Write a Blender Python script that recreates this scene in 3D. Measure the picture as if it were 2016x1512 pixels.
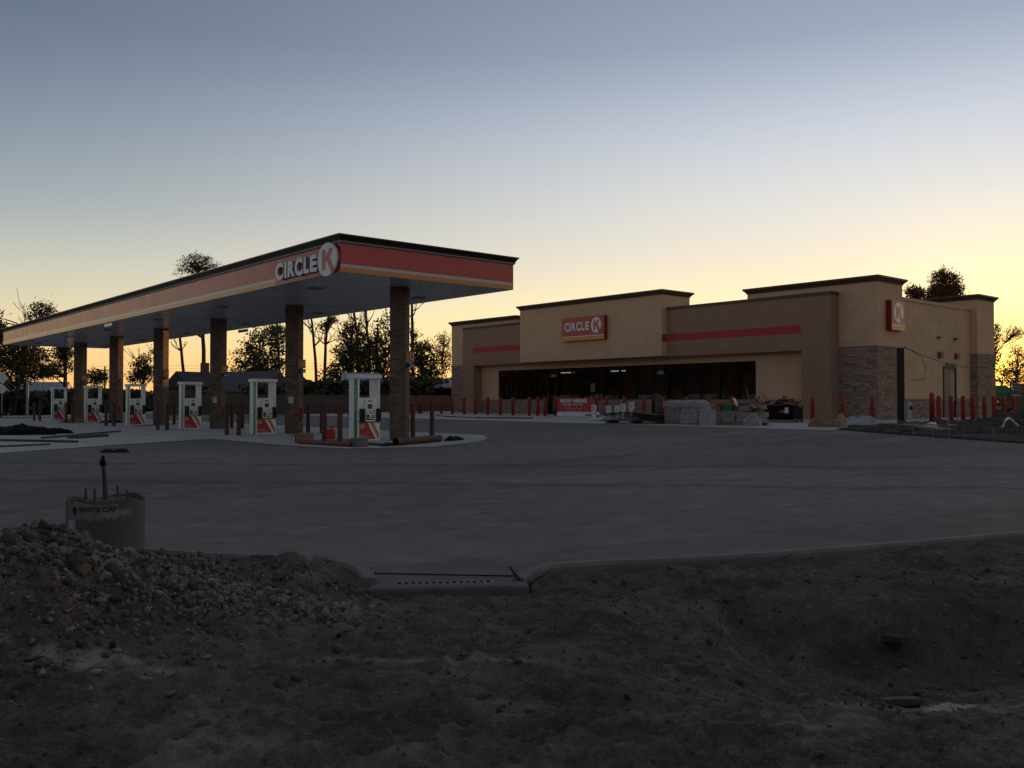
import bpy, bmesh, math, random
import numpy as np
from mathutils import Vector, Matrix

for o in list(bpy.data.objects):
    bpy.data.objects.remove(o)
scene = bpy.context.scene
C = scene.collection
rnd = random.Random(7)
nrng = np.random.default_rng(11)

# ------------------------------------------------------------------ camera
HEAD = math.radians(49.44)                    # heading of the lens, counted from the world X axis
FW = Vector((math.cos(HEAD), math.sin(HEAD), 0))
RT = Vector((math.sin(HEAD), -math.cos(HEAD), 0))
CAMH = 1.41
cam_d = bpy.data.cameras.new('camera')
cam = bpy.data.objects.new('camera', cam_d)
C.objects.link(cam)
cam_d.sensor_width = 36.0
cam_d.lens = 36.0 * 1750 / 2016
cam_d.clip_start = 0.1
cam_d.clip_end = 6000
cam.location = (0, 0, CAMH)
cam.rotation_euler = (math.radians(90 + 1.015), 0, HEAD - math.pi / 2)
scene.camera = cam

# ------------------------------------------------------------------ sky, sun, exposure
SUN_AZ = math.radians(20.9)                   # from world X towards Y
SUN_EL = math.radians(1.7)
world = bpy.data.worlds.new('World')
scene.world = world
world.use_nodes = True
nt = world.node_tree
bg = nt.nodes['Background']
sky = nt.nodes.new('ShaderNodeTexSky')
sky.sky_type = 'NISHITA'
sky.sun_disc = False
sky.sun_elevation = SUN_EL
sky.sun_rotation = math.pi / 2 - SUN_AZ
sky.altitude = 0
sky.air_density = 1.0
sky.dust_density = 1.0
sky.ozone_density = 3.0


def wn(kind, **kw):
    n = nt.nodes.new(kind)
    for k_, v_ in kw.items():
        setattr(n, k_, v_)
    return n


def wmath(op, a, b=None, clamp=False):
    n = wn('ShaderNodeMath', operation=op, use_clamp=clamp)
    for i_, x_ in enumerate((a, b)):
        if x_ is None:
            continue
        if isinstance(x_, (int, float)):
            n.inputs[i_].default_value = x_
        else:
            nt.links.new(x_, n.inputs[i_])
    return n.outputs[0]


# dusk air: colour by height above the horizon, brighter towards the sunset, with a warm glow round the sun;
# the same law holds for the whole dome
tcw = wn('ShaderNodeTexCoord')
sep = wn('ShaderNodeSeparateXYZ')
nt.links.new(tcw.outputs['Generated'], sep.inputs[0])
elev = wmath('ARCSINE', sep.outputs['Z'])
efac = wmath('DIVIDE', elev, math.pi / 2, True)
# (height in degrees, colour all round, what the sunset side adds)
SKY_STOPS = [(0.0, (0.90, 0.47, 0.16), (0.85, 0.28, 0.0)), (1.5, (0.94, 0.56, 0.22), (0.80, 0.36, 0.0)), (3.1, (0.88, 0.645, 0.325), (0.62, 0.35, 0.02)), (5.1, (0.70, 0.63, 0.44), (0.55, 0.40, 0.09)),
             (8.4, (0.485, 0.525, 0.475), (0.50, 0.32, 0.175)), (11.4, (0.288, 0.348, 0.382), (0.55, 0.465, 0.365)), (16.5, (0.163, 0.215, 0.284), (0.45, 0.44, 0.455)), (21.4, (0.106, 0.143, 0.219), (0.23, 0.25, 0.285)),
             (30.0, (0.103, 0.133, 0.192), (0.13, 0.14, 0.155)), (45.0, (0.128, 0.148, 0.188), (0.06, 0.065, 0.07)), (90.0, (0.172, 0.176, 0.188), (0.0, 0.0, 0.0))]


def sky_ramp(col_i):
    r_ = wn('ShaderNodeValToRGB')
    r_.color_ramp.interpolation = 'LINEAR'
    deg = np.linspace(0, 90, 1801)
    raw = np.stack([np.interp(deg, [q_[0] for q_ in SKY_STOPS], [q_[col_i][c_] for q_ in SKY_STOPS]) for c_ in range(3)], -1)
    k_ = np.exp(-0.5 * (np.arange(-60, 61) / 20.0) ** 2)
    k_ /= k_.sum()
    sm_ = np.stack([np.convolve(np.pad(raw[:, c_], 60, mode='edge'), k_, 'valid') for c_ in range(3)], -1)
    at = [0, 0.8, 1.6, 2.4, 3.2, 4, 5, 6, 7, 8, 9, 10, 11, 12, 13.5, 15, 16.5, 18, 19.5, 21.5, 24, 27, 31, 38, 46, 60, 75, 90]
    els = r_.color_ramp.elements
    while len(els) < len(at):
        els.new(0.5)
    for e_, d_ in zip(els, at):
        e_.position = d_ / 90.0
        e_.color = (*[float(v_) for v_ in sm_[int(round(d_ * 20))]], 1)
    nt.links.new(efac, r_.inputs['Fac'])
    return r_


ramp = sky_ramp(1)
ramp2 = sky_ramp(2)
hx = wmath('MULTIPLY', sep.outputs['X'], math.cos(SUN_AZ))
hy = wmath('MULTIPLY', sep.outputs['Y'], math.sin(SUN_AZ))
hl = wmath('SQRT', wmath('ADD', wmath('MULTIPLY', sep.outputs['X'], sep.outputs['X']), wmath('ADD', wmath('MULTIPLY', sep.outputs['Y'], sep.outputs['Y']), 1e-4)))
caz = wmath('DIVIDE', wmath('ADD', hx, hy), hl)
lobe = wmath('POWER', wmath('MAXIMUM', caz, 0.0), 3.0)
sdot = wn('ShaderNodeVectorMath', operation='DOT_PRODUCT')
nt.links.new(tcw.outputs['Generated'], sdot.inputs[0])
sdot.inputs[1].default_value = (math.cos(SUN_AZ) * math.cos(SUN_EL), math.sin(SUN_AZ) * math.cos(SUN_EL), math.sin(SUN_EL))
glow = wmath('POWER', wmath('MAXIMUM', sdot.outputs['Value'], 0.0), 150.0)
gm1 = wn('ShaderNodeVectorMath', operation='SCALE')
nt.links.new(ramp2.outputs['Color'], gm1.inputs[0])
nt.links.new(lobe, gm1.inputs['Scale'])
gm2 = wn('ShaderNodeVectorMath', operation='SCALE')
gm2.inputs[0].default_value = (0.40, 0.22, 0.02)
core_ = wmath('MULTIPLY', wmath('POWER', wmath('MAXIMUM', sdot.outputs['Value'], 0.0), 6000.0), 5.0)
nt.links.new(wmath('ADD', glow, core_), gm2.inputs['Scale'])
gm3 = wn('ShaderNodeVectorMath', operation='SCALE')
nt.links.new(sky.outputs['Color'], gm3.inputs[0])
gm3.inputs['Scale'].default_value = 0.004
ad1 = wn('ShaderNodeVectorMath', operation='ADD')
ad2 = wn('ShaderNodeVectorMath', operation='ADD')
nt.links.new(gm1.outputs[0], ad1.inputs[0])
nt.links.new(gm2.outputs[0], ad1.inputs[1])
nt.links.new(ad1.outputs[0], ad2.inputs[0])
nt.links.new(gm3.outputs[0], ad2.inputs[1])
ad3 = wn('ShaderNodeVectorMath', operation='ADD')
nt.links.new(ad2.outputs[0], ad3.inputs[0])
nt.links.new(ramp.outputs['Color'], ad3.inputs[1])
nt.links.new(ad3.outputs[0], bg.inputs['Color'])
bg.inputs['Strength'].default_value = 1.0
sun_d = bpy.data.lights.new('sun', 'SUN')
sun = bpy.data.objects.new('sun', sun_d)
C.objects.link(sun)
sun_d.energy = 2.5
sun_d.angle = math.radians(0.6)
sun_d.color = (1.0, 0.40, 0.13)
sdir = Vector((math.cos(SUN_AZ) * math.cos(SUN_EL), math.sin(SUN_AZ) * math.cos(SUN_EL), math.sin(SUN_EL)))
sun.rotation_euler = sdir.to_track_quat('Z', 'Y').to_euler()
sun.location = (60, 25, 30)
vs = scene.view_settings
vs.view_transform = 'Standard'
vs.look = 'None'
vs.exposure = 0.0
vs.gamma = 1.0
vs.use_curve_mapping = False
scene.cycles.use_denoising = True
scene.cycles.max_bounces = 6
scene.cycles.transparent_max_bounces = 12
scene.cycles.caustics_reflective = False
scene.cycles.caustics_refractive = False


# ------------------------------------------------------------------ materials
def mat(name, col, rough=0.8, noise=None, amt=0.25, bump=0.0, bscale=None, metal=0.0, coat=0.0, island=0.0,
        emit=None, spec=0.5, col2=None, detail=6, stretch=None, trans=0.0):
    m = bpy.data.materials.new(name)
    m.use_nodes = True
    t = m.node_tree
    b = t.nodes['Principled BSDF']
    b.inputs['Roughness'].default_value = rough
    b.inputs['Metallic'].default_value = metal
    b.inputs['Specular IOR Level'].default_value = spec
    b.inputs['Coat Weight'].default_value = coat
    b.inputs['Coat Roughness'].default_value = 0.08
    b.inputs['Base Color'].default_value = (*col, 1)
    if trans:
        b.inputs['Transmission Weight'].default_value = trans
    if emit:
        b.inputs['Emission Color'].default_value = (*emit[0], 1)
        b.inputs['Emission Strength'].default_value = emit[1]
    geo = t.nodes.new('ShaderNodeNewGeometry')
    src = None
    tc = t.nodes.new('ShaderNodeTexCoord')
    coord = tc.outputs['Object']
    if stretch:
        mp = t.nodes.new('ShaderNodeMapping')
        mp.inputs['Scale'].default_value = stretch
        t.links.new(coord, mp.inputs['Vector'])
        coord = mp.outputs['Vector']
    cur = None
    if noise:
        n = t.nodes.new('ShaderNodeTexNoise')
        n.inputs['Scale'].default_value = noise
        n.inputs['Detail'].default_value = detail
        n.inputs['Roughness'].default_value = 0.62
        t.links.new(coord, n.inputs['Vector'])
        r = t.nodes.new('ShaderNodeValToRGB')
        r.color_ramp.elements[0].position = 0.3
        r.color_ramp.elements[1].position = 0.72
        c2 = col2 if col2 else tuple(min(1, c * (1 + amt)) for c in col)
        c1 = tuple(c * (1 - amt) for c in col)
        r.color_ramp.elements[0].color = (*c1, 1)
        r.color_ramp.elements[1].color = (*c2, 1)
        t.links.new(n.outputs['Fac'], r.inputs['Fac'])
        cur = r.outputs['Color']
        mr = t.nodes.new('ShaderNodeMapRange')
        mr.inputs['To Min'].default_value = max(0.02, rough - 0.12)
        mr.inputs['To Max'].default_value = min(1, rough + 0.1)
        t.links.new(n.outputs['Fac'], mr.inputs['Value'])
        t.links.new(mr.outputs['Result'], b.inputs['Roughness'])
    if island:
        hs = t.nodes.new('ShaderNodeHueSaturation')
        mr = t.nodes.new('ShaderNodeMapRange')
        mr.inputs['To Min'].default_value = 1 - island
        mr.inputs['To Max'].default_value = 1 + island
        t.links.new(geo.outputs['Random Per Island'], mr.inputs['Value'])
        t.links.new(mr.outputs['Result'], hs.inputs['Value'])
        if cur:
            t.links.new(cur, hs.inputs['Color'])
        else:
            hs.inputs['Color'].default_value = (*col, 1)
        cur = hs.outputs['Color']
    if cur:
        t.links.new(cur, b.inputs['Base Color'])
    if bump:
        n = t.nodes.new('ShaderNodeTexNoise')
        n.inputs['Scale'].default_value = bscale or 40
        n.inputs['Detail'].default_value = 5
        t.links.new(coord, n.inputs['Vector'])
        bp = t.nodes.new('ShaderNodeBump')
        bp.inputs['Strength'].default_value = bump
        bp.inputs['Distance'].default_value = 0.02
        t.links.new(n.outputs['Fac'], bp.inputs['Height'])
        t.links.new(bp.outputs['Normal'], b.inputs['Normal'])
    return m


M = {}
M['tan'] = mat('tan_stucco', (0.66, 0.425, 0.262), 0.9, 1.3, 0.10, 0.25, 60)
M['tan_side'] = mat('tan_panel', (0.62, 0.415, 0.255), 0.88, 0.9, 0.12, 0.2, 50)
M['brown'] = mat('brown_stucco', (0.335, 0.205, 0.138), 0.9, 1.5, 0.10, 0.25, 60)
M['redband'] = mat('red_painted_band', (0.46, 0.04, 0.042), 0.7, 1.2, 0.12, 0.15, 60)
M['cornice'] = mat('dark_bronze_metal', (0.085, 0.058, 0.046), 0.55, 2, 0.2)
M['cornice_black'] = mat('black_metal_trim', (0.012, 0.013, 0.015), 0.42, 2, 0.2)
M['greytrim'] = mat('grey_metal_trim', (0.30, 0.29, 0.27), 0.4)
M['stone'] = mat('ledge_stone', (0.31, 0.212, 0.168), 0.9, 6, 0.2, 0.5, 30, island=0.30)
M['stoneback'] = mat('stone_mortar', (0.08, 0.06, 0.05), 0.95)
M['brick'] = mat('brown_brick', (0.165, 0.115, 0.085), 0.88, 7, 0.2, 0.4, 40, island=0.35)
M['mortar'] = mat('brick_mortar', (0.17, 0.14, 0.12), 0.95, 20, 0.15)
M['fascia_red'] = mat('red_fascia_panel', (0.52, 0.028, 0.034), 0.28, 1.2, 0.06, 0.03, 4, coat=0.0, spec=0.5)
M['fascia_white'] = mat('white_fascia_stripe', (0.50, 0.48, 0.46), 0.25, coat=0.1)
M['fascia_orange'] = mat('orange_fascia_stripe', (0.62, 0.19, 0.025), 0.25, coat=0.1)
M['soffit'] = mat('white_soffit_pan', (0.62, 0.64, 0.66), 0.28, 0.8, 0.08, coat=0.2)
M['sign_white'] = mat('white_acrylic', (0.72, 0.74, 0.78), 0.3)
M['sign_red'] = mat('red_acrylic', (0.48, 0.04, 0.035), 0.3)
M['sign_reddark'] = mat('dark_red_return', (0.22, 0.012, 0.014), 0.4)
M['sign_orange'] = mat('orange_acrylic', (0.72, 0.25, 0.04), 0.3)
M['letterside'] = mat('letter_return_metal', (0.30, 0.33, 0.42), 0.4)
M['pump_white'] = mat('white_pump_enamel', (0.86, 0.87, 0.87), 0.35, 3, 0.04)
M['pump_grey'] = mat('grey_pump_plastic', (0.34, 0.36, 0.38), 0.45)
M['pump_black'] = mat('black_nozzle_boot', (0.012, 0.013, 0.015), 0.5)
M['pump_red'] = mat('red_pump_panel', (0.48, 0.014, 0.018), 0.45)
M['pump_orange'] = mat('orange_pump_stripe', (0.66, 0.20, 0.015), 0.45)
M['pump_green'] = mat('green_diesel_stripe', (0.01, 0.22, 0.06), 0.35)
M['pump_teal'] = mat('green_card_label', (0.02, 0.14, 0.09), 0.4)
M['pump_tan'] = mat('tan_card_label', (0.36, 0.27, 0.18), 0.5)
M['screen'] = mat('dark_display_glass', (0.05, 0.06, 0.07), 0.1)
M['paper'] = mat('white_paper', (0.72, 0.72, 0.70), 0.8)
M['ink'] = mat('black_print', (0.015, 0.015, 0.015), 0.7)
M['bollard'] = mat('red_plastic_sleeve', (0.36, 0.018, 0.022), 0.55, 4, 0.15)
M['rustpipe'] = mat('rust_primer_pipe', (0.085, 0.032, 0.022), 0.7, 6, 0.35, 0.2, 30)
M['redpipe'] = mat('red_primer_steel', (0.20, 0.035, 0.03), 0.6, 6, 0.3)
M['asphalt'] = None
M['concrete'] = mat('pale_concrete', (0.42, 0.41, 0.395), 0.85, 0.55, 0.2, 0.2, 60, detail=10)
M['kerb'] = mat('kerb_concrete', (0.155, 0.143, 0.130), 0.88, 3, 0.3, 0.35, 50)
M['conc_dark'] = mat('weathered_concrete', (0.115, 0.105, 0.095), 0.9, 2.5, 0.3, 0.4, 40)
M['wood'] = mat('weathered_board', (0.10, 0.085, 0.068), 0.9, 4, 0.3, 0.3, 30, island=0.25, stretch=(6, 6, 0.7))
M['newwood'] = mat('raw_lumber', (0.28, 0.18, 0.10), 0.8, 4, 0.25, island=0.2)
M['darkwood'] = mat('dark_plywood', (0.055, 0.032, 0.022), 0.85, 4, 0.3, island=0.3)
M['cardboard'] = mat('brown_cardboard', (0.26, 0.15, 0.085), 0.9, 3, 0.2, island=0.12)
M['plastic_wrap'] = mat('cloudy_stretch_wrap', (0.46, 0.46, 0.48), 0.22, 8, 0.3, 0.6, 14)
_t = M['plastic_wrap'].node_tree
_o = _t.nodes['Material Output']
_b = _t.nodes['Principled BSDF']
_mx = _t.nodes.new('ShaderNodeMixShader')
_mx.inputs[0].default_value = 0.5
_t.links.new(_b.outputs[0], _mx.inputs[1])
_t.links.new(_t.nodes.new('ShaderNodeBsdfTransparent').outputs[0], _mx.inputs[2])
_t.links.new(_mx.outputs[0], _o.inputs['Surface'])
M['whiteplastic'] = mat('white_plastic', (0.68, 0.69, 0.72), 0.4)
M['bluemark'] = mat('slate_blue_print', (0.08, 0.10, 0.20), 0.5)
M['blacktarp'] = mat('black_tarp', (0.005, 0.005, 0.006), 0.8, 6, 0.3, 0.4, 16, spec=0.2)
M['glass'] = mat('storefront_glass', (0.55, 0.62, 0.62), 0.01, trans=1.0, spec=0.5)
M['frame'] = mat('black_window_frame', (0.008, 0.008, 0.008), 0.6, spec=0.15)
M['interior'] = mat('dark_interior', (0.45, 0.45, 0.42), 0.9, 1, 0.2)
M['intfloor'] = mat('interior_tile', (0.45, 0.42, 0.38), 0.5, 1, 0.2)
M['striplight'] = mat('strip_light', (0.8, 0.8, 0.8), 0.5, emit=((1.0, 0.93, 0.82), 0.4))
M['steel'] = mat('galvanised_steel', (0.32, 0.33, 0.34), 0.45, 8, 0.2, metal=0.6)
M['darksteel'] = mat('dark_steel', (0.05, 0.05, 0.052), 0.5, 6, 0.3)
M['greybox'] = mat('grey_enclosure', (0.34, 0.35, 0.34), 0.5, 4, 0.12)
M['woodpost'] = mat('dark_timber_post', (0.03, 0.027, 0.025), 0.9, 5, 0.3, 0.3, 30)
M['bark'] = mat('tree_bark', (0.055, 0.038, 0.026), 0.95, 6, 0.35, 0.5, 20)
M['leaf'] = mat('dark_green_leaf', (0.045, 0.055, 0.020), 0.7, island=0.5)
M['leaf_dry'] = mat('olive_leaf', (0.075, 0.060, 0.022), 0.75, island=0.5)
M['leaf_rust'] = mat('russet_leaf', (0.11, 0.055, 0.022), 0.75, island=0.5)
M['grass'] = mat('dull_grass', (0.05, 0.05, 0.025), 0.95, 0.5, 0.4, 0.5, 8)
M['roof_blue'] = mat('pale_metal_roof', (0.30, 0.34, 0.41), 0.5, 2, 0.1)
M['roof_grey'] = mat('grey_shingle', (0.075, 0.075, 0.08), 0.85, 3, 0.2)
M['roof_dark'] = mat('dark_shingle', (0.05, 0.045, 0.045), 0.9, 3, 0.2)
M['house_wall'] = mat('house_siding', (0.30, 0.28, 0.26), 0.85, 2, 0.1)
M['house_brown'] = mat('brown_siding', (0.13, 0.09, 0.07), 0.85, 2, 0.1)
M['green_paint'] = mat('green_machine_paint', (0.02, 0.16, 0.07), 0.5, 4, 0.25)
M['green_dark'] = mat('dark_green_steel', (0.008, 0.03, 0.02), 0.6, 4, 0.2)
M['red_table'] = mat('red_table_coating', (0.40, 0.03, 0.035), 0.4)
M['rubber'] = mat('black_rubber', (0.015, 0.015, 0.015), 0.85)
M['orange_tape'] = mat('orange_stake_paint', (0.36, 0.15, 0.08), 0.7)
M['stake'] = mat('pale_wooden_stake', (0.36, 0.27, 0.18), 0.85, 5, 0.2)
M['can_red'] = mat('red_jerrycan_plastic', (0.62, 0.02, 0.016), 0.35)
M['rubble'] = mat('rubble_clod', (0.095, 0.076, 0.060), 0.95, 9, 0.3, 0.5, 60, island=0.8)
M['rubble_pale'] = mat('pale_concrete_rubble', (0.165, 0.138, 0.112), 0.95, 9, 0.25, 0.5, 60, island=0.7)


def thin_glass(name, tint, ior=1.52, rough=0.01):
    m = bpy.data.materials.new(name)
    m.use_nodes = True
    t = m.node_tree
    t.nodes.remove(t.nodes['Principled BSDF'])
    out = t.nodes['Material Output']
    tr = t.nodes.new('ShaderNodeBsdfTransparent')
    tr.inputs['Color'].default_value = (*tint, 1)
    gl = t.nodes.new('ShaderNodeBsdfGlossy')
    gl.inputs['Roughness'].default_value = rough
    fr = t.nodes.new('ShaderNodeFresnel')
    fr.inputs['IOR'].default_value = ior
    mx = t.nodes.new('ShaderNodeMixShader')
    ge = t.nodes.new('ShaderNodeNewGeometry')      # only the outer face of a pane mirrors
    iv = t.nodes.new('ShaderNodeMath')
    iv.operation = 'SUBTRACT'
    iv.inputs[0].default_value = 1.0
    t.links.new(ge.outputs['Backfacing'], iv.inputs[1])
    ml = t.nodes.new('ShaderNodeMath')
    ml.operation = 'MULTIPLY'
    t.links.new(fr.outputs[0], ml.inputs[0])
    t.links.new(iv.outputs[0], ml.inputs[1])
    t.links.new(ml.outputs[0], mx.inputs[0])
    t.links.new(tr.outputs[0], mx.inputs[1])
    t.links.new(gl.outputs[0], mx.inputs[2])
    t.links.new(mx.outputs[0], out.inputs['Surface'])
    return m


M['glass'] = thin_glass('storefront_glass', (0.88, 0.92, 0.91))


def ground_mat(name, base, pale, dark, nscale, bump, bscale, rough, streak=None, lanes=None, bands=(), grain=70):
    """earth or asphalt: several noise scales of colour, pale patches from the 'pale' attribute, fine relief"""
    m = bpy.data.materials.new(name)
    m.use_nodes = True
    t = m.node_tree
    b = t.nodes['Principled BSDF']
    b.inputs['Roughness'].default_value = rough
    b.inputs['Specular IOR Level'].default_value = 0.35
    tc = t.nodes.new('ShaderNodeTexCoord')

    def noise(sc, det, stretch=None):
        n = t.nodes.new('ShaderNodeTexNoise')
        n.inputs['Scale'].default_value = sc
        n.inputs['Detail'].default_value = det
        n.inputs['Roughness'].default_value = 0.65
        if stretch:
            mp = t.nodes.new('ShaderNodeMapping')
            mp.inputs['Scale'].default_value = stretch
            mp.inputs['Rotation'].default_value = (0, 0, 0.35)
            t.links.new(tc.outputs['Object'], mp.inputs['Vector'])
            t.links.new(mp.outputs['Vector'], n.inputs['Vector'])
        else:
            t.links.new(tc.outputs['Object'], n.inputs['Vector'])
        return n

    def ramp(src, p0, p1, c0, c1):
        r = t.nodes.new('ShaderNodeValToRGB')
        r.color_ramp.elements[0].position = p0
        r.color_ramp.elements[1].position = p1
        r.color_ramp.elements[0].color = (*c0, 1)
        r.color_ramp.elements[1].color = (*c1, 1)
        t.links.new(src, r.inputs['Fac'])
        return r.outputs['Color']

    def mix(fac, a, c):
        x = t.nodes.new('ShaderNodeMix')
        x.data_type = 'RGBA'
        t.links.new(fac, x.inputs['Factor'])
        t.links.new(a, x.inputs[6])
        if isinstance(c, tuple):
            x.inputs[7].default_value = (*c, 1)
        else:
            t.links.new(c, x.inputs[7])
        return x.outputs[2]
    n1 = noise(nscale, 10)
    col = ramp(n1.outputs['Fac'], 0.32, 0.7, dark, base)
    n2 = noise(nscale * 9, 8)
    f2 = ramp(n2.outputs['Fac'], 0.55, 0.78, (0, 0, 0), (0.5, 0.5, 0.5))
    col = mix(f2, col, pale)
    if streak:
        n3 = noise(streak, 6, (0.12, 1.0, 1.0))
        f3 = ramp(n3.outputs['Fac'], 0.58, 0.75, (0, 0, 0), (0.55, 0.55, 0.55))
        col = mix(f3, col, pale)
    mo = noise(2.2, 7)
    hs0 = t.nodes.new('ShaderNodeHueSaturation')
    mr0 = t.nodes.new('ShaderNodeMapRange')
    for k_, v_ in (('From Min', 0.3), ('From Max', 0.7), ('To Min', 0.80), ('To Max', 1.20)):
        mr0.inputs[k_].default_value = v_
    t.links.new(mo.outputs['Fac'], mr0.inputs['Value'])
    t.links.new(mr0.outputs['Result'], hs0.inputs['Value'])
    t.links.new(col, hs0.inputs['Color'])
    col = hs0.outputs['Color']
    gn = noise(grain, 3)
    hs = t.nodes.new('ShaderNodeHueSaturation')
    mr = t.nodes.new('ShaderNodeMapRange')
    for k_, v_ in (('From Min', 0.3), ('From Max', 0.7), ('To Min', 0.62), ('To Max', 1.38)):
        mr.inputs[k_].default_value = v_
    t.links.new(gn.outputs['Fac'], mr.inputs['Value'])
    t.links.new(mr.outputs['Result'], hs.inputs['Value'])
    t.links.new(col, hs.inputs['Color'])
    col = hs.outputs['Color']

    def m2(op, a, b=None, clamp=False):
        n = t.nodes.new('ShaderNodeMath')
        n.operation = op
        n.use_clamp = clamp
        for i_, x_ in enumerate((a, b)):
            if isinstance(x_, (int, float)):
                n.inputs[i_].default_value = x_
            elif x_ is not None:
                t.links.new(x_, n.inputs[i_])
        return n.outputs[0]
    if lanes or bands:
        sp = t.nodes.new('ShaderNodeSeparateXYZ')
        t.links.new(tc.outputs['Object'], sp.inputs[0])
        wob = noise(0.7, 4).outputs['Fac']
    if lanes:                                  # paver passes laid side by side, each a shade apart, with a thin joint
        ang, wid = lanes
        u = m2('ADD', m2('MULTIPLY', sp.outputs['X'], -math.sin(ang)), m2('MULTIPLY', sp.outputs['Y'], math.cos(ang)))
        u = m2('DIVIDE', m2('ADD', u, m2('MULTIPLY', wob, 0.12)), wid)
        wnz = t.nodes.new('ShaderNodeTexWhiteNoise')
        wnz.noise_dimensions = '1D'
        t.links.new(m2('FLOOR', u), wnz.inputs['W'])
        fr = m2('FRACT', u)
        jn = m2('LESS_THAN', fr, 0.012)
        hs = t.nodes.new('ShaderNodeHueSaturation')
        t.links.new(m2('SUBTRACT', m2('ADD', m2('MULTIPLY', wnz.outputs['Value'], 0.22), 0.89), m2('MULTIPLY', jn, 0.25)), hs.inputs['Value'])
        t.links.new(col, hs.inputs['Color'])
        col = hs.outputs['Color']
    for (ax, ay, bx, by, wd, st) in bands:     # rubber and damp left along the way vehicles turn
        ln = math.hypot(bx - ax, by - ay)
        nx_, ny_ = -(by - ay) / ln, (bx - ax) / ln
        dd = m2('ABSOLUTE', m2('ADD', m2('ADD', m2('MULTIPLY', sp.outputs['X'], nx_), m2('MULTIPLY', sp.outputs['Y'], ny_)), m2('ADD', m2('MULTIPLY', wob, 1.4), -(ax * nx_ + ay * ny_) - 0.7)))
        ff = m2('SUBTRACT', 1.0, m2('DIVIDE', dd, wd), True)
        hs = t.nodes.new('ShaderNodeHueSaturation')
        t.links.new(m2('SUBTRACT', 1.0, m2('MULTIPLY', ff, st)), hs.inputs['Value'])
        t.links.new(col, hs.inputs['Color'])
        col = hs.outputs['Color']
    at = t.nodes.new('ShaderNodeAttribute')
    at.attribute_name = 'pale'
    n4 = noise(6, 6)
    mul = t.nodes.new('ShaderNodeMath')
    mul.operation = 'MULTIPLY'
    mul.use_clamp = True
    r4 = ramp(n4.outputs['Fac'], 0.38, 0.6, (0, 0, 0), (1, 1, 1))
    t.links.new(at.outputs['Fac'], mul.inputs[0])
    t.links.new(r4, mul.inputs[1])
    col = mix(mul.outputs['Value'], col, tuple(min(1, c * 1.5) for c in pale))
    t.links.new(col, b.inputs['Base Color'])
    nb = noise(bscale, 8)
    bp = t.nodes.new('ShaderNodeBump')
    bp.inputs['Strength'].default_value = bump
    bp.inputs['Distance'].default_value = 0.02
    t.links.new(nb.outputs['Fac'], bp.inputs['Height'])
    t.links.new(bp.outputs['Normal'], b.inputs['Normal'])
    return m


M['asphalt'] = ground_mat('fresh_asphalt', (0.178, 0.165, 0.147), (0.31, 0.288, 0.26), (0.110, 0.105, 0.096), 0.16, 0.5, 90, 0.88, streak=0.5, lanes=(-0.22, 3.6),
                          bands=((15.3, 11.6, 21.5, 5.5, 0.55, 0.34), (10.9, 10.0, 15.4, 5.4, 0.40, 0.38), (9.5, 14.0, 18.0, 15.5, 0.5, 0.18), (4, 13, 14, 9, 0.5, 0.2)))
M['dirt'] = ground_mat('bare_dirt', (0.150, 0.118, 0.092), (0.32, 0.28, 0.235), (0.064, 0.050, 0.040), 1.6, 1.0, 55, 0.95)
M['soil'] = ground_mat('dark_topsoil', (0.060, 0.046, 0.037), (0.10, 0.085, 0.07), (0.03, 0.025, 0.022), 1.1, 0.8, 20, 0.95)
M['terrain'] = ground_mat('rough_ground', (0.06, 0.055, 0.035), (0.12, 0.11, 0.08), (0.035, 0.035, 0.02), 0.2, 0.5, 6, 0.95)


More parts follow.
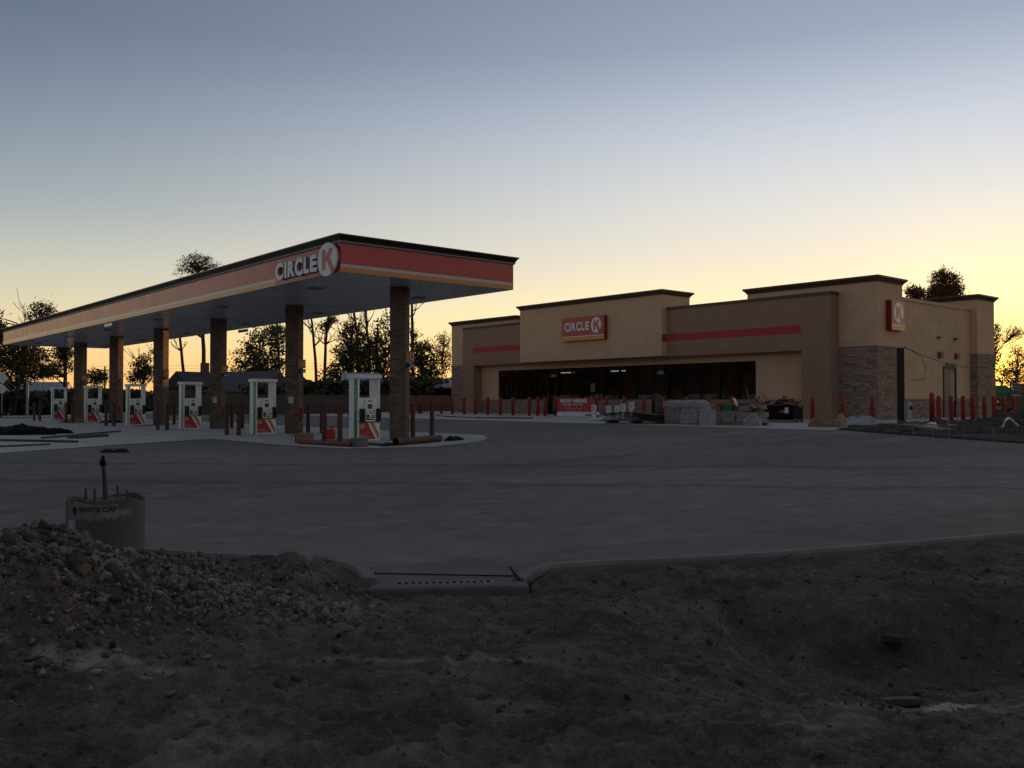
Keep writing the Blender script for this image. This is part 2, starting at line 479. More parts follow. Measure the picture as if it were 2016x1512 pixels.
# ------------------------------------------------------------------ mesh helpers
class MB:
    def __init__(s):
        s.v = []
        s.f = []

    def add(s, vs, fs):
        k = len(s.v)
        s.v += [tuple(v) for v in vs]
        s.f += [tuple(i + k for i in f) for f in fs]
        return s

    def box(s, x0, x1, y0, y1, z0, z1):
        return s.add([(x0, y0, z0), (x1, y0, z0), (x1, y1, z0), (x0, y1, z0), (x0, y0, z1), (x1, y0, z1), (x1, y1, z1), (x0, y1, z1)],
                     [(0, 3, 2, 1), (4, 5, 6, 7), (0, 1, 5, 4), (1, 2, 6, 5), (2, 3, 7, 6), (3, 0, 4, 7)])

    def obox(s, c, size, mtx=None):
        a, b, d = size[0] / 2, size[1] / 2, size[2] / 2
        pts = [Vector((x, y, z)) for z in (-d, d) for x, y in ((-a, -b), (a, -b), (a, b), (-a, b))]
        if mtx is not None:
            pts = [mtx @ p for p in pts]
        c = Vector(c)
        return s.add([p + c for p in pts], [(0, 3, 2, 1), (4, 5, 6, 7), (0, 1, 5, 4), (1, 2, 6, 5), (2, 3, 7, 6), (3, 0, 4, 7)])

    def prism(s, pts, a, b, axis='z'):
        """closed polygon (counter-clockwise seen from +axis) pulled from a to b along axis"""
        n = len(pts)

        def p3(p, h):
            return {'z': (p[0], p[1], h), 'x': (h, p[0], p[1]), 'y': (p[0], h, p[1])}[axis]
        vs = [p3(p, a) for p in pts] + [p3(p, b) for p in pts]
        fs = [tuple(range(n - 1, -1, -1)), tuple(range(n, 2 * n))]
        fs += [(i, (i + 1) % n, n + (i + 1) % n, n + i) for i in range(n)]
        return s.add(vs, fs)

    def tube(s, pts, rad, n=8, cap=True):
        pts = [Vector(p) for p in pts]
        if not hasattr(rad, '__len__'):
            rad = [rad] * len(pts)
        rings = []
        up = None
        for i, p in enumerate(pts):
            d = (pts[min(i + 1, len(pts) - 1)] - pts[max(i - 1, 0)]).normalized()
            ref = Vector((0, 0, 1)) if abs(d.z) < 0.9 else Vector((1, 0, 0))
            u = d.cross(ref).normalized()
            w = d.cross(u)
            rings.append([p + (u * math.cos(2 * math.pi * k / n) + w * math.sin(2 * math.pi * k / n)) * rad[i] for k in range(n)])
        k0 = len(s.v)
        for r in rings:
            s.v += [tuple(q) for q in r]
        for i in range(len(rings) - 1):
            for k in range(n):
                a = k0 + i * n + k
                b = k0 + i * n + (k + 1) % n
                s.f.append((a, a + n, b + n, b))
        if cap:
            s.f.append(tuple(k0 + k for k in range(n)))
            s.f.append(tuple(k0 + (len(rings) - 1) * n + k for k in reversed(range(n))))
        return s

    def lathe(s, prof, n=16, c=(0, 0, 0)):
        k0 = len(s.v)
        for r, z in prof:
            for k in range(n):
                a = 2 * math.pi * k / n
                s.v.append((c[0] + r * math.cos(a), c[1] + r * math.sin(a), c[2] + z))
        for i in range(len(prof) - 1):
            for k in range(n):
                a = k0 + i * n + k
                b = k0 + i * n + (k + 1) % n
                s.f.append((a, b, b + n, a + n))
        s.f.append(tuple(k0 + k for k in reversed(range(n))))
        s.f.append(tuple(k0 + (len(prof) - 1) * n + k for k in range(n)))
        return s

    def ring(s, x0, x1, y0, y1, prof):
        """moulding: profile [(outset, z)] carried round a rectangle with mitred corners"""
        k0 = len(s.v)
        for o, z in prof:
            s.v += [(x0 - o, y0 - o, z), (x1 + o, y0 - o, z), (x1 + o, y1 + o, z), (x0 - o, y1 + o, z)]
        m = len(prof)
        for i in range(m):
            j = (i + 1) % m
            for k in range(4):
                a, b = k0 + i * 4 + k, k0 + i * 4 + (k + 1) % 4
                c, d = k0 + j * 4 + (k + 1) % 4, k0 + j * 4 + k
                s.f.append((a, b, c, d))
        return s

    def mesh(s, name, mt, smooth=False):
        me = bpy.data.meshes.new(name)
        me.from_pydata(s.v, [], s.f)
        me.update()
        if mt:
            me.materials.append(mt)
        if smooth:
            for p in me.polygons:
                p.use_smooth = True
        return me

    def build(s, name, mt, parent=None, loc=(0, 0, 0), smooth=False):
        return link(name, s.mesh(name, mt, smooth), parent, loc)


def link(name, data, parent=None, loc=(0, 0, 0)):
    o = bpy.data.objects.new(name, data)
    C.objects.link(o)
    o.location = loc
    if parent:
        o.parent = parent
    return o


def tag(o, label=None, cat=None, group=None, kind=None):
    if label: o['label'] = label
    if cat: o['category'] = cat
    if group: o['group'] = group
    if kind: o['kind'] = kind
    return o


def thing(name, label, cat, loc=(0, 0, 0), rz=0, group=None):
    o = link(name, None, None, loc)
    o.empty_display_size = 0.2
    o.rotation_euler = (0, 0, rz)
    return tag(o, label, cat, group)


def copy_tree(o, parent=None):
    c = o.copy()
    C.objects.link(c)
    c.parent = parent
    for ch in list(o.children):
        copy_tree(ch, c)
    return c


def bevel(o, w, seg=2):
    md = o.modifiers.new('bevel', 'BEVEL')
    md.width = w
    md.segments = seg
    md.limit_method = 'ANGLE'
    return o


TEXT_CACHE = {}


def text_mesh(s, bold):
    """mesh of one line of type from the built-in face, laid in XY, returned with its bounds"""
    key = (s, bold)
    if key not in TEXT_CACHE:
        cu = bpy.data.curves.new('type', 'FONT')
        cu.body = s
        cu.size = 1.0
        cu.offset = bold
        cu.resolution_u = 3
        o = bpy.data.objects.new('type', cu)
        C.objects.link(o)
        dg = bpy.context.evaluated_depsgraph_get()
        me = bpy.data.meshes.new_from_object(o.evaluated_get(dg))
        vs = [tuple(v.co) for v in me.vertices]
        fs = [tuple(p.vertices) for p in me.polygons]
        bpy.data.objects.remove(o)
        bpy.data.curves.remove(cu)
        bpy.data.meshes.remove(me)
        TEXT_CACHE[key] = (vs, fs)
    return TEXT_CACHE[key]


def lettering(name, s, parent, mt, org, xd, w, h, thick=0.004, bold=0.0, side=None, up=(0, 0, 1)):
    """type fitted to w x h; org is its lower-left corner, xd the reading direction; thick pulls it towards the reader"""
    vs, fs = text_mesh(s, bold)
    pv = text_mesh(s, 0.0)[0]
    xs = [min(v[0] for v in pv) - bold, max(v[0] for v in pv) + bold]
    ys = [min(v[1] for v in pv) - bold, max(v[1] for v in pv) + bold]
    sx = w / (max(xs) - min(xs))
    sy = h / (max(ys) - min(ys))
    xd, up, org = Vector(xd), Vector(up), Vector(org)
    nd = xd.cross(up)
    front = [org + xd * ((v[0] - min(xs)) * sx) + up * ((v[1] - min(ys)) * sy) + nd * thick for v in vs]
    mb = MB()
    mb.add(front, fs)
    o = mb.build(name, mt, parent)
    if side:
        edges = {}
        for f in fs:
            for i in range(len(f)):
                a, b = f[i], f[(i + 1) % len(f)]
                edges[(a, b)] = 1
        rim = [(a, b) for (a, b) in edges if (b, a) not in edges]
        sb = MB()
        for a, b in rim:
            k = len(sb.v)
            sb.v += [tuple(front[a]), tuple(front[b]), tuple(front[b] - nd * thick), tuple(front[a] - nd * thick)]
            sb.f.append((k, k + 3, k + 2, k + 1))
        sb.build('letter_return', side, o)
    return o


def ZG(x):
    """ground height: level by the pumps, rising gently to the store"""
    pts = [(-1e4, 0), (21, 0), (31, 0.28), (37.6, 0.38), (42, 0.4), (1e4, 0.4)]
    for (a, za), (b, zb) in zip(pts, pts[1:]):
        if x <= b:
            return za + (zb - za) * (x - a) / (b - a)


def sheet(name, poly, off, mt, kind='structure', thick=0.0, cuts=(21, 31, 37.6, 42)):
    bm = bmesh.new()
    bm.faces.new([bm.verts.new((p[0], p[1], 0)) for p in poly])
    for c in cuts:
        bmesh.ops.bisect_plane(bm, geom=bm.verts[:] + bm.edges[:] + bm.faces[:], plane_co=(c, 0, 0), plane_no=(1, 0, 0))
    if thick:
        r = bmesh.ops.extrude_face_region(bm, geom=bm.faces[:])
        top = [v for v in r['geom'] if isinstance(v, bmesh.types.BMVert)]
        tops = set(top)
        for v in bm.verts:
            v.co.z = ZG(v.co.x) + off - (0 if v in tops else thick)
    else:
        for v in bm.verts:
            v.co.z = ZG(v.co.x) + off
    bmesh.ops.recalc_face_normals(bm, faces=bm.faces[:])
    if not thick:
        for f in bm.faces:
            if f.normal.z < 0:
                f.normal_flip()
    bmesh.ops.triangulate(bm, faces=bm.faces[:])
    me = bpy.data.meshes.new(name)
    bm.to_mesh(me)
    bm.free()
    me.materials.append(mt)
    o = link(name, me)
    return tag(o, kind=kind)


# ------------------------------------------------------------------ value noise on arrays
def vnoise(x, y, seed):
    xi = np.floor(x).astype(np.int64)
    yi = np.floor(y).astype(np.int64)
    fx = x - xi
    fy = y - yi
    fx = fx * fx * (3 - 2 * fx)
    fy = fy * fy * (3 - 2 * fy)

    def h(a, b):
        n = (a * 374761393 + b * 668265263 + seed * 974634777) & 0xFFFFFFFF
        n = ((n ^ (n >> 13)) * 1274126177) & 0xFFFFFFFF
        return ((n ^ (n >> 16)) & 0xFFFF) / 65535.0
    return (h(xi, yi) * (1 - fx) + h(xi + 1, yi) * fx) * (1 - fy) + (h(xi, yi + 1) * (1 - fx) + h(xi + 1, yi + 1) * fx) * fy


def fbm(x, y, seed, octv=5, gain=0.5):
    s = 0
    a = 1.0
    t = 0
    for i in range(octv):
        s = s + a * (vnoise(x * 2 ** i, y * 2 ** i, seed + i * 17) - 0.5)
        t += a
        a *= gain
    return s / t


def grid_mesh(name, P, mt, pale=None, smooth=True):
    """P: (rows, cols, 3) array"""
    r, c = P.shape[:2]
    me = bpy.data.meshes.new(name)
    idx = np.arange(r * c).reshape(r, c)
    q = np.stack([idx[:-1, :-1], idx[:-1, 1:], idx[1:, 1:], idx[1:, :-1]], -1).reshape(-1, 4)
    me.vertices.add(r * c)
    me.vertices.foreach_set('co', P.reshape(-1).astype(np.float32))
    me.loops.add(q.size)
    me.loops.foreach_set('vertex_index', q.reshape(-1).astype(np.int32))
    me.polygons.add(len(q))
    me.polygons.foreach_set('loop_start', np.arange(0, q.size, 4, dtype=np.int32))
    me.update()
    me.validate()
    if smooth:
        me.polygons.foreach_set('use_smooth', np.ones(len(me.polygons), dtype=bool))
    if pale is not None:
        at = me.attributes.new('pale', 'FLOAT', 'POINT')
        at.data.foreach_set('value', pale.reshape(-1).astype(np.float32))
    me.materials.append(mt)
    return me


# ================================================================== THE GROUND
gb = bmesh.new()
xs_ = (-1800, 3.2, 7.0, 21, 31, 37.6, 42, 1800)
ys_ = (-1800, 0.6, 4.6, 1800)
gv = [[gb.verts.new((x_, y_, ZG(x_) - 0.16)) for x_ in xs_] for y_ in ys_]
for j_ in range(3):
    for i_ in range(7):
        if not (i_ == 1 and j_ == 1):          # open where the pit is dug
            gb.faces.new((gv[j_][i_], gv[j_][i_ + 1], gv[j_ + 1][i_ + 1], gv[j_ + 1][i_]))
gme = bpy.data.meshes.new('ground')
gb.to_mesh(gme)
gb.free()
gme.materials.append(M['terrain'])
tag(link('ground', gme), kind='structure')
KERB_L = [(-9.0, 24.2), (-2.0, 14.6), (1.77, 9.46), (2.23, 8.83), (2.63, 7.98), (3.05, 7.45), (3.54, 6.83), (3.72, 6.42)]
KERB_R = [(4.72, 5.38), (5.07, 5.15), (5.53, 4.91), (6.17, 4.62), (6.86, 4.32), (7.65, 4.04), (8.53, 3.75), (9.67, 3.42), (13.5, 2.5), (24, 0.4)]
KL = KERB_L + KERB_R
sheet('asphalt_forecourt', [(-9.0, 24.2), (-40, 60), (-40, 82), (31.2, 82), (31.2, 17.9), (29.4, 14.6), (27.3, 9.9), (26, 4), (25, 0.2)] + KL[::-1][0:-1], 0.0, M['asphalt'])
sheet('road', [(-400, 84), (400, 84), (400, 92), (-400, 92)], -0.05, M['concrete'])
# concrete round the pumps, with the unpaved-over apron running out to the left
sheet('pump_pad', [(12.6, 31.2), (12.45, 25.4), (13.0, 22.45), (15.5, 21.75), (17.4, 22.7), (18.7, 23.5), (20.4, 25.2), (21.7, 27.0), (21.8, 74), (-30, 79), (-34, 38), (-12, 24.6), (4.95, 26.4), (8.45, 28.86), (10.6, 30.1)], 0.012, M['concrete'])
sheet('store_pavement', [(30.6, 17.6), (36.0, 17.2), (36.0, 15.6), (39.5, 15.4), (42.0, 16.9), (58, 17.4), (58, 62), (30.6, 62)], 0.016, M['concrete'], thick=0.10)


# foreground dirt: fine height field under and before the camera
def kerb_side(X, Y):
    """signed distance-like value: positive on the dirt side of the kerb line"""
    best = np.full(X.shape, 1e9)
    sg = np.zeros(X.shape)
    for (ax, ay), (bx, by) in zip(KL, KL[1:]):
        dx, dy = bx - ax, by - ay
        L = dx * dx + dy * dy
        t = np.clip(((X - ax) * dx + (Y - ay) * dy) / L, 0, 1)
        d = np.hypot(X - ax - t * dx, Y - ay - t * dy)
        cr = dx * (Y - ay) - dy * (X - ax)
        m = d < best
        best = np.where(m, d, best)
        sg = np.where(m, np.where(cr > 0, -1, 1), sg)
    return best * sg


def mound(s, d, cs, cd, rs, rd, h, p=1.6):
    q = np.sqrt(((s - cs) / rs) ** 2 + ((d - cd) / rd) ** 2)
    return h * np.clip(1 - q, 0, 1) ** 1.0 * (1 + 0 * p) if p == 1 else h * np.exp(-(q * 1.5) ** p)


PRINTS = []
for (s0_, d0_, a0_, n_) in ((-1.2, 3.2, 0.9, 9), (0.4, 3.0, -0.35, 8), (1.0, 3.6, -1.2, 7), (-0.2, 4.4, 1.35, 9), (2.8, 3.1, 0.3, 8), (0.6, 5.4, -1.4, 9), (3.6, 4.2, 0.15, 6), (1.6, 6.4, -1.5, 8), (-0.9, 5.2, -0.2, 6)):
    for k_ in range(n_):
        sd_ = 1 if k_ % 2 else -1
        PRINTS.append((s0_ + math.sin(-a0_) * -0.62 * k_ * 0.5 + 0.10 * sd_ * math.cos(a0_) + rnd.uniform(-.05, .05), d0_ + math.cos(a0_) * 0.31 * k_ + 0.10 * sd_ * math.sin(a0_) + rnd.uniform(-.05, .05), a0_ + rnd.uniform(-.25, .25), rnd.uniform(0.85, 1.1)))


def dirt_height(s, d):
    X = FW.x * d + RT.x * s
    Y = FW.y * d + RT.y * s
    z = 0.02 * fbm(s * 0.8, d * 0.8, 3, 4) * 2
    z = z + 0.075 * fbm(s * 2.6, d * 3.2, 5, 4, 0.55)
    nearf = np.clip((6.5 - d) / 3, 0.3, 1)
    ridg = 1 - np.abs(fbm(s * 5.2, d * 6.4, 9, 3, 0.5)) * 4
    z = z + 0.030 * nearf * ridg + 0.050 * fbm(s * 6.5, d * 7.5, 23, 4, 0.6) + 0.046 * fbm(s * 15, d * 15, 21, 5, 0.7)
    # boot prints: a shallow sole with a pushed-up rim
    for (fs, fd, fa, fl) in PRINTS:
        du = (s - fs) * math.cos(fa) + (d - fd) * math.sin(fa)
        dv = -(s - fs) * math.sin(fa) + (d - fd) * math.cos(fa)
        qq = np.sqrt((du / (0.055 * fl)) ** 2 + (dv / (0.145 * fl)) ** 2)
        z = z - 0.028 * np.exp(-qq ** 4) + 0.014 * np.exp(-((qq - 1.35) / 0.25) ** 2)
    # spoil heaps on the left
    wig = 0.12 * fbm(s * 3, d * 3, 31, 3)
    hm = np.maximum(mound(s + wig, d + wig, -3.10, 5.70, 1.20, 1.50, 0.60), mound(s + wig, d, -4.3, 5.0, 1.6, 1.5, 0.46))
    hm = np.maximum(hm, mound(s + wig, d + wig, -2.50, 6.55, 0.75, 0.7, 0.27))
    hm = np.maximum(hm, mound(s, d + wig, -1.78, 6.85, 0.62, 0.5, 0.15))
    hm = np.maximum(hm, mound(s + wig, d, -2.25, 5.75, 1.1, 0.75, 0.20))
    rough = np.clip(hm * 5, 0, 1)
    z = z + hm + rough * (0.16 * fbm(s * 4, d * 4, 41, 4, 0.6) + 0.09 * (0.25 - np.abs(fbm(s * 9, d * 9, 47, 3, 0.6))) + 0.05 * fbm(s * 24, d * 24, 43, 3, 0.7))
    # the pit on the right
    w2 = 0.5 * fbm(s * 1.6, d * 1.6, 51, 5, 0.6)

    def sm(t):
        t = np.clip(t, 0, 1)
        return t * t * (3 - 2 * t)
    pit = sm((6.35 + w2 - d) / 0.65) * np.clip((d + 0.6 * w2 - 3.9) / 1.5, 0, 1) * sm((s + 1.2 * w2 - 1.05) / 0.65) * sm((3.75 + w2 - s) / 0.7)
    z = z - 0.33 * pit + 0.12 * pit * fbm(s * 3, d * 3, 55, 5, 0.6)
    q = np.sqrt(((s + w2 - 2.3) / 1.5) ** 2 + ((d + w2 - 5.6) / 1.0) ** 2)
    z = z + 0.06 * np.exp(-((q - 1.12) / 0.16) ** 2) * sm((d - 5.0) / 0.8)
    ks = kerb_side(X, Y)
    z = z + np.clip((0.6 - ks) / 0.5, 0, 1) * (0.045 + 0.13 * fbm(s * 2.2, d * 2.2, 65, 4))
    z = np.where(ks < 0.02, -0.14, z)
    ia = math.atan2(-0.42, 0.62)
    iu = (X - 4.15) * math.cos(ia) + (Y - 5.62) * math.sin(ia)
    iv = -(X - 4.15) * math.sin(ia) + (Y - 5.62) * math.cos(ia)
    z = np.where((np.abs(iu) < 0.60) & (iv > -0.40), -0.2, z)
    z = np.where((np.abs(iu) < 0.72) & (iv > -0.62) & (iv <= -0.40), np.minimum(z, -0.03), z)
    return X, Y, z, hm, pit, ks


sg_, dg_ = np.meshgrid(np.concatenate([np.linspace(-8.5, -4.65, 60), np.linspace(-4.6, -0.6, 330), np.linspace(-0.585, 4.5, 260), np.linspace(4.55, 11, 80)]), np.concatenate([np.linspace(-4, 2.6, 30), np.linspace(2.63, 9.4, 400), np.linspace(9.5, 22, 60)]))
DX, DY, DZ, DHM, DPIT, DKS = dirt_height(sg_, dg_)
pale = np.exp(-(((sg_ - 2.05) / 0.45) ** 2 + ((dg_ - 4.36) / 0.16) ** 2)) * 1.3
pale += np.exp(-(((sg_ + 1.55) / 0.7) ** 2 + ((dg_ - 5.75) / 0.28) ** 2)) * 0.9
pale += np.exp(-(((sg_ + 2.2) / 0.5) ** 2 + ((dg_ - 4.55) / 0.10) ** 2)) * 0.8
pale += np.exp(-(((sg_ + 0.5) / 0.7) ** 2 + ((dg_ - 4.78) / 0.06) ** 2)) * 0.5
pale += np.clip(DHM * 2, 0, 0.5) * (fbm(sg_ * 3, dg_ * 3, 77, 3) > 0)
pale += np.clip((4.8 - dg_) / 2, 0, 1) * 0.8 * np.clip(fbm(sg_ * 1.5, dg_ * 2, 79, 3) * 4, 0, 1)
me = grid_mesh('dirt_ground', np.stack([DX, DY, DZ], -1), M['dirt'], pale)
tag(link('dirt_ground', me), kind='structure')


# loose clods and broken concrete over the heaps
def clods(name, n, mt, region, rmin, rmax, seed, lift=0.3, sub=1, surf=None, jag=0.6):
    r = np.random.default_rng(seed)
    ico = bmesh.new()
    bmesh.ops.create_icosphere(ico, subdivisions=sub, radius=1)
    bv = np.array([v.co[:] for v in ico.verts])
    bf = np.array([[v.index for v in f.verts] for f in ico.faces])
    ico.free()
    S, D = region(r, n)
    n = len(S)
    if surf:
        X, Y, Z = surf(S, D)
    else:
        X, Y, Z, hm, pit, ks = dirt_height(S, D)
        ok = ks > 0.15
        X, Y, Z = X[ok], Y[ok], Z[ok]
    n = len(X)
    rad = rmin * (rmax / rmin) ** (r.random(n) ** 4.0)
    V = bv[None] * (1 + jag * (r.random((n, len(bv), 1)) - 0.5) * 2)
    V = V * rad[:, None, None] * (0.5 + 0.9 * r.random((n, 1, 3)))
    V = V + np.stack([X, Y, Z + rad * lift], -1)[:, None]
    Fc = bf[None] + (np.arange(n) * len(bv))[:, None, None]
    me = bpy.data.meshes.new(name)
    V = V.reshape(-1, 3)
    Fc = Fc.reshape(-1, 3)
    me.vertices.add(len(V))
    me.vertices.foreach_set('co', V.reshape(-1).astype(np.float32))
    me.loops.add(Fc.size)
    me.loops.foreach_set('vertex_index', Fc.reshape(-1).astype(np.int32))
    me.polygons.add(len(Fc))
    me.polygons.foreach_set('loop_start', np.arange(0, Fc.size, 3, dtype=np.int32))
    me.update()
    me.materials.append(mt)
    return link(name, me)


def reg_heap(r, n):
    S = r.uniform(-5.5, -0.9, n * 4)
    D = r.uniform(4.0, 7.6, n * 4)
    hm = dirt_height(S, D)[3]
    k = r.random(n * 4) < np.clip(hm * 3.2, 0, 1) * np.clip(0.25 + 3.0 * fbm(S * 3, D * 3, 61, 4), 0, 1)
    return S[k][:n], D[k][:n]


def reg_pale(r, n):
    S = np.concatenate([r.normal(-2.15, 0.40, n), r.normal(-1.55, 0.35, n // 3), r.normal(-2.9, 0.5, n // 3)])
    D = np.concatenate([r.normal(6.0, 0.36, n), r.normal(5.65, 0.12, n // 3), r.normal(5.0, 0.4, n // 3)])
    return S, D


def reg_all(r, n):
    return r.uniform(-4, 5, n), r.uniform(2.8, 7.2, n)


tag(clods('rubble', 9000, M['rubble'], reg_heap, 0.003, 0.034, 5), 'brown clods and lumps strewn over the spoil heap', 'rubble', kind='stuff')
tag(clods('broken_concrete', 6000, M['rubble_pale'], reg_pale, 0.004, 0.026, 6), 'pale broken concrete crumbs on the right flank of the spoil heap', 'rubble', kind='stuff')
M['soilclod'] = mat('damp_soil_clod', (0.085, 0.066, 0.052), 0.95, 14, 0.45, 0.8, 45, island=0.35)
tag(clods('soil_clods', 700, M['soilclod'], reg_heap, 0.015, 0.065, 15, 0.0, 3, None, 0.22), 'dark clumped soil clods bedded in the spoil heap', 'soil clods', kind='stuff')
tag(clods('soil_crumbs', 2600, M['soilclod'], lambda r, n: (r.uniform(-4.5, 5, n), r.uniform(2.7, 7.4, n)), 0.005, 0.03, 16, 0.1), 'small dark soil crumbs strewn over the bare dirt', 'soil crumbs', kind='stuff')
tag(clods('pebbles', 1500, M['rubble'], reg_all, 0.004, 0.020, 8), 'small pebbles scattered over the bare dirt', 'pebbles', kind='stuff')


# kerbs
def kerb(name, line, label, taper_end=None):
    """bull-nosed concrete kerb swept along a line; the nose end dips and rounds off"""
    prof = [(-0.085, -0.14), (-0.085, 0.07), (-0.06, 0.098), (0.05, 0.105), (0.075, 0.08), (0.085, -0.01), (0.085, -0.14)]
    pts = [Vector((*p, 0)) for p in line]
    fine = []
    for a, b in zip(pts, pts[1:]):
        m = max(1, int((b - a).length / 0.25))
        fine += [a.lerp(b, k / m) for k in range(m)]
    fine.append(pts[-1])
    for _ in range(4):
        fine = [fine[0]] + [(fine[i - 1] + fine[i] * 2 + fine[i + 1]) / 4 for i in range(1, len(fine) - 1)] + [fine[-1]]
    mb = MB()
    n = len(prof)
    for i, p in enumerate(fine):
        d = (fine[min(i + 1, len(fine) - 1)] - fine[max(0, i - 1)]).normalized()
        u = Vector((d.y, -d.x, 0))
        jt = rnd.uniform(-0.006, 0.006)
        nose = min(1.0, min(i + 0.35, len(fine) - 1 - i + 0.35) / 2.2)
        nose = nose ** 0.5
        for o, z in prof:
            q = p + u * o * (0.35 + 0.65 * nose)
            mb.v.append((q.x, q.y, z * (0.3 + 0.7 * nose) + jt if z > 0 else z))
    for i in range(len(fine) - 1):
        for k in range(n - 1):
            a = i * n + k
            mb.f.append((a, a + n, a + n + 1, a + 1))
    mb.f.append(tuple(range(n)))
    mb.f.append(tuple((len(fine) - 1) * n + k for k in reversed(range(n))))
    o = mb.build(name, M['kerb'])
    return tag(o, kind='structure', label=label)


kerb('kerb', KERB_L[:-1] + [(3.80, 6.25), (3.78, 6.03), (3.60, 5.88)], 'pale concrete kerb left of the drain inlet')
kerb('kerb', [(4.45, 5.12), (4.56, 5.30), (4.75, 5.40)] + KERB_R[1:], 'pale concrete kerb right of the drain inlet')

# drain inlet between the kerb noses: throat slab, front lip and an iron grate
inl = thing('drain_inlet', 'low concrete drain inlet with an iron grate between the two kerb ends', 'drain', (4.15, 5.62, 0), math.atan2(-0.42, 0.62))
L = 1.06
MB().box(-L / 2 - 0.1, L / 2 + 0.08, -0.24, 0.55, -0.14, -0.010).build('inlet_slab', M['conc_dark'], inl)
bevel(MB().box(-L / 2 - 0.06, L / 2 + 0.06, -0.42, -0.245, -0.16, 0.035).build('front_lip', M['conc_dark'], inl), 0.03, 3)
gr = MB().box(-0.40, 0.34, -0.212, -0.192, -0.012, 0.004).box(-0.40, 0.34, -0.06, -0.04, -0.012, 0.004).build('grate_frame', M['darksteel'], inl)
for k in range(15):
    x = -0.40 + 0.0525 * k
    MB().box(x - 0.011, x + 0.011, -0.192, -0.06, -0.012, 0.003).build('grate_bar', M['darksteel'], gr)
MB().box(-0.39, 0.33, -0.19, -0.065, -0.0145, -0.0135).build('grate_shade_sheet', M['rubber'], gr)  # black sheet, stands in for the shade between the bars
fk = thing('forked_stick', 'dark forked stick of scrap wood poking up beside the drain inlet', 'stick', (4.47, 5.05, 0.0))
s1 = Vector((0, 0, 0.0))
MB().tube([s1, s1 - RT * 0.08 + Vector((0, 0, 0.07)) + FW * 0.05, s1 - RT * 0.13 + Vector((0, 0, 0.14)) + FW * 0.06], [0.014, 0.012, 0.008], 6).build('left_branch', M['darkwood'], fk)
MB().tube([s1, s1 + RT * 0.08 + Vector((0, 0, 0.05)) + FW * 0.05, s1 + RT * 0.19 + Vector((0, 0, 0.10)) + FW * 0.08], [0.013, 0.010, 0.004], 6).build('right_branch', M['darkwood'], fk)

M['soilclod2'] = mat('dirty_stone', (0.07, 0.06, 0.052), 0.95, 14, 0.4, 0.6, 40)
# broken pieces lying in the pit and a small red flag
o = MB().obox((0, 0, 0), (0.26, 0.12, 0.05), Matrix.Rotation(0.3, 3, 'Z') @ Matrix.Rotation(0.15, 3, 'Y'))
def dirt_z(s_, d_):
    return float(dirt_height(np.array([s_]), np.array([d_]))[2][0])


p = FW * 5.95 + RT * 2.55
bevel(tag(o.build('brick_fragment', M['darkwood'], None, (p.x, p.y, dirt_z(2.55, 5.95) + 0.012)), 'flat brown slab fragment on the far wall of the dirt pit', 'slab'), 0.01)
p = FW * 4.42 + RT * 1.92
o = MB().obox((0, 0, 0), (0.20, 0.10, 0.035), Matrix.Rotation(-0.6, 3, 'Z') @ Matrix.Rotation(-0.2, 3, 'X'))
bevel(tag(o.build('stone_slab', M['soilclod2'], None, (p.x, p.y, dirt_z(1.92, 4.42) + 0.012)), 'dark broken slab on the white patch of the dirt pit', 'slab'), 0.008)
fl = thing('marker_flag', 'tiny red marker flag on a wire at the left edge', 'flag', (1.62, 8.62, 0))
MB().tube([(0, 0, 0), (0, 0, 0.28)], 0.003, 5).build('wire', M['steel'], fl)
MB().box(-0.001, 0.003, -0.035, 0.0, 0.20, 0.28).build('flag', M['can_red'], fl)

# light-pole footing in its cardboard form
pf = thing('pole_footing', 'round concrete light-pole footing in torn printed cardboard form behind the spoil heap', 'footing', (2.32, 8.05, -0.08))
R0 = 0.31
MB().lathe([(R0 - 0.02, 0), (R0 - 0.02, 0.60), (R0 - 0.06, 0.625)], 40).build('concrete_core', M['conc_dark'], pf, smooth=False)
mb = MB()
n = 72
topz = []
for k in range(n):
    a = 2 * math.pi * k / n
    topz.append(0.645 + 0.018 * math.sin(3 * a) + rnd.uniform(-0.008, 0.008))
M['form'] = mat('grey_fibre_form', (0.10, 0.098, 0.09), 0.85, 3, 0.2, 0.2, 30)
M['form_paper'] = mat('torn_printed_paper', (0.22, 0.205, 0.17), 0.85, 12, 0.3)
M['form_white'] = mat('white_torn_paper', (0.42, 0.42, 0.40), 0.9, 20, 0.4)
for k in range(n):
    a0, a1 = 2 * math.pi * k / n, 2 * math.pi * (k + 1) / n
    z0, z1 = topz[k], topz[(k + 1) % n]
    P = lambda a, r, z: (r * math.cos(a), r * math.sin(a), z)
    mb.add([P(a0, R0, 0), P(a1, R0, 0), P(a1, R0, z1), P(a0, R0, z0), P(a0, R0 - 0.012, z0), P(a1, R0 - 0.012, z1), P(a1, R0 - 0.012, 0.5), P(a0, R0 - 0.012, 0.5)],
           [(0, 1, 2, 3), (3, 2, 5, 4), (4, 5, 6, 7)])
form = mb.build('cardboard_form', M['form'], pf)
FACE = math.atan2(-8.05, -2.32)               # direction from the footing back to the lens


def wrap_patch(name, a0, a1, zlo, zhi, mt, r, m=40, jag=0.02):
    mb = MB()
    lo = [zlo + rnd.uniform(-jag, jag) for _ in range(m + 1)]
    for i in range(m + 1):
        a = FACE + a0 + (a1 - a0) * i / m
        l = lo[i] if not callable(zlo) else zlo(i / m)
        mb.v += [(r * math.cos(a), r * math.sin(a), l), (r * math.cos(a), r * math.sin(a), zhi)]
    for i in range(m):
        mb.f.append((2 * i, 2 * i + 2, 2 * i + 3, 2 * i + 1))
    return mb.build(name, mt, form)


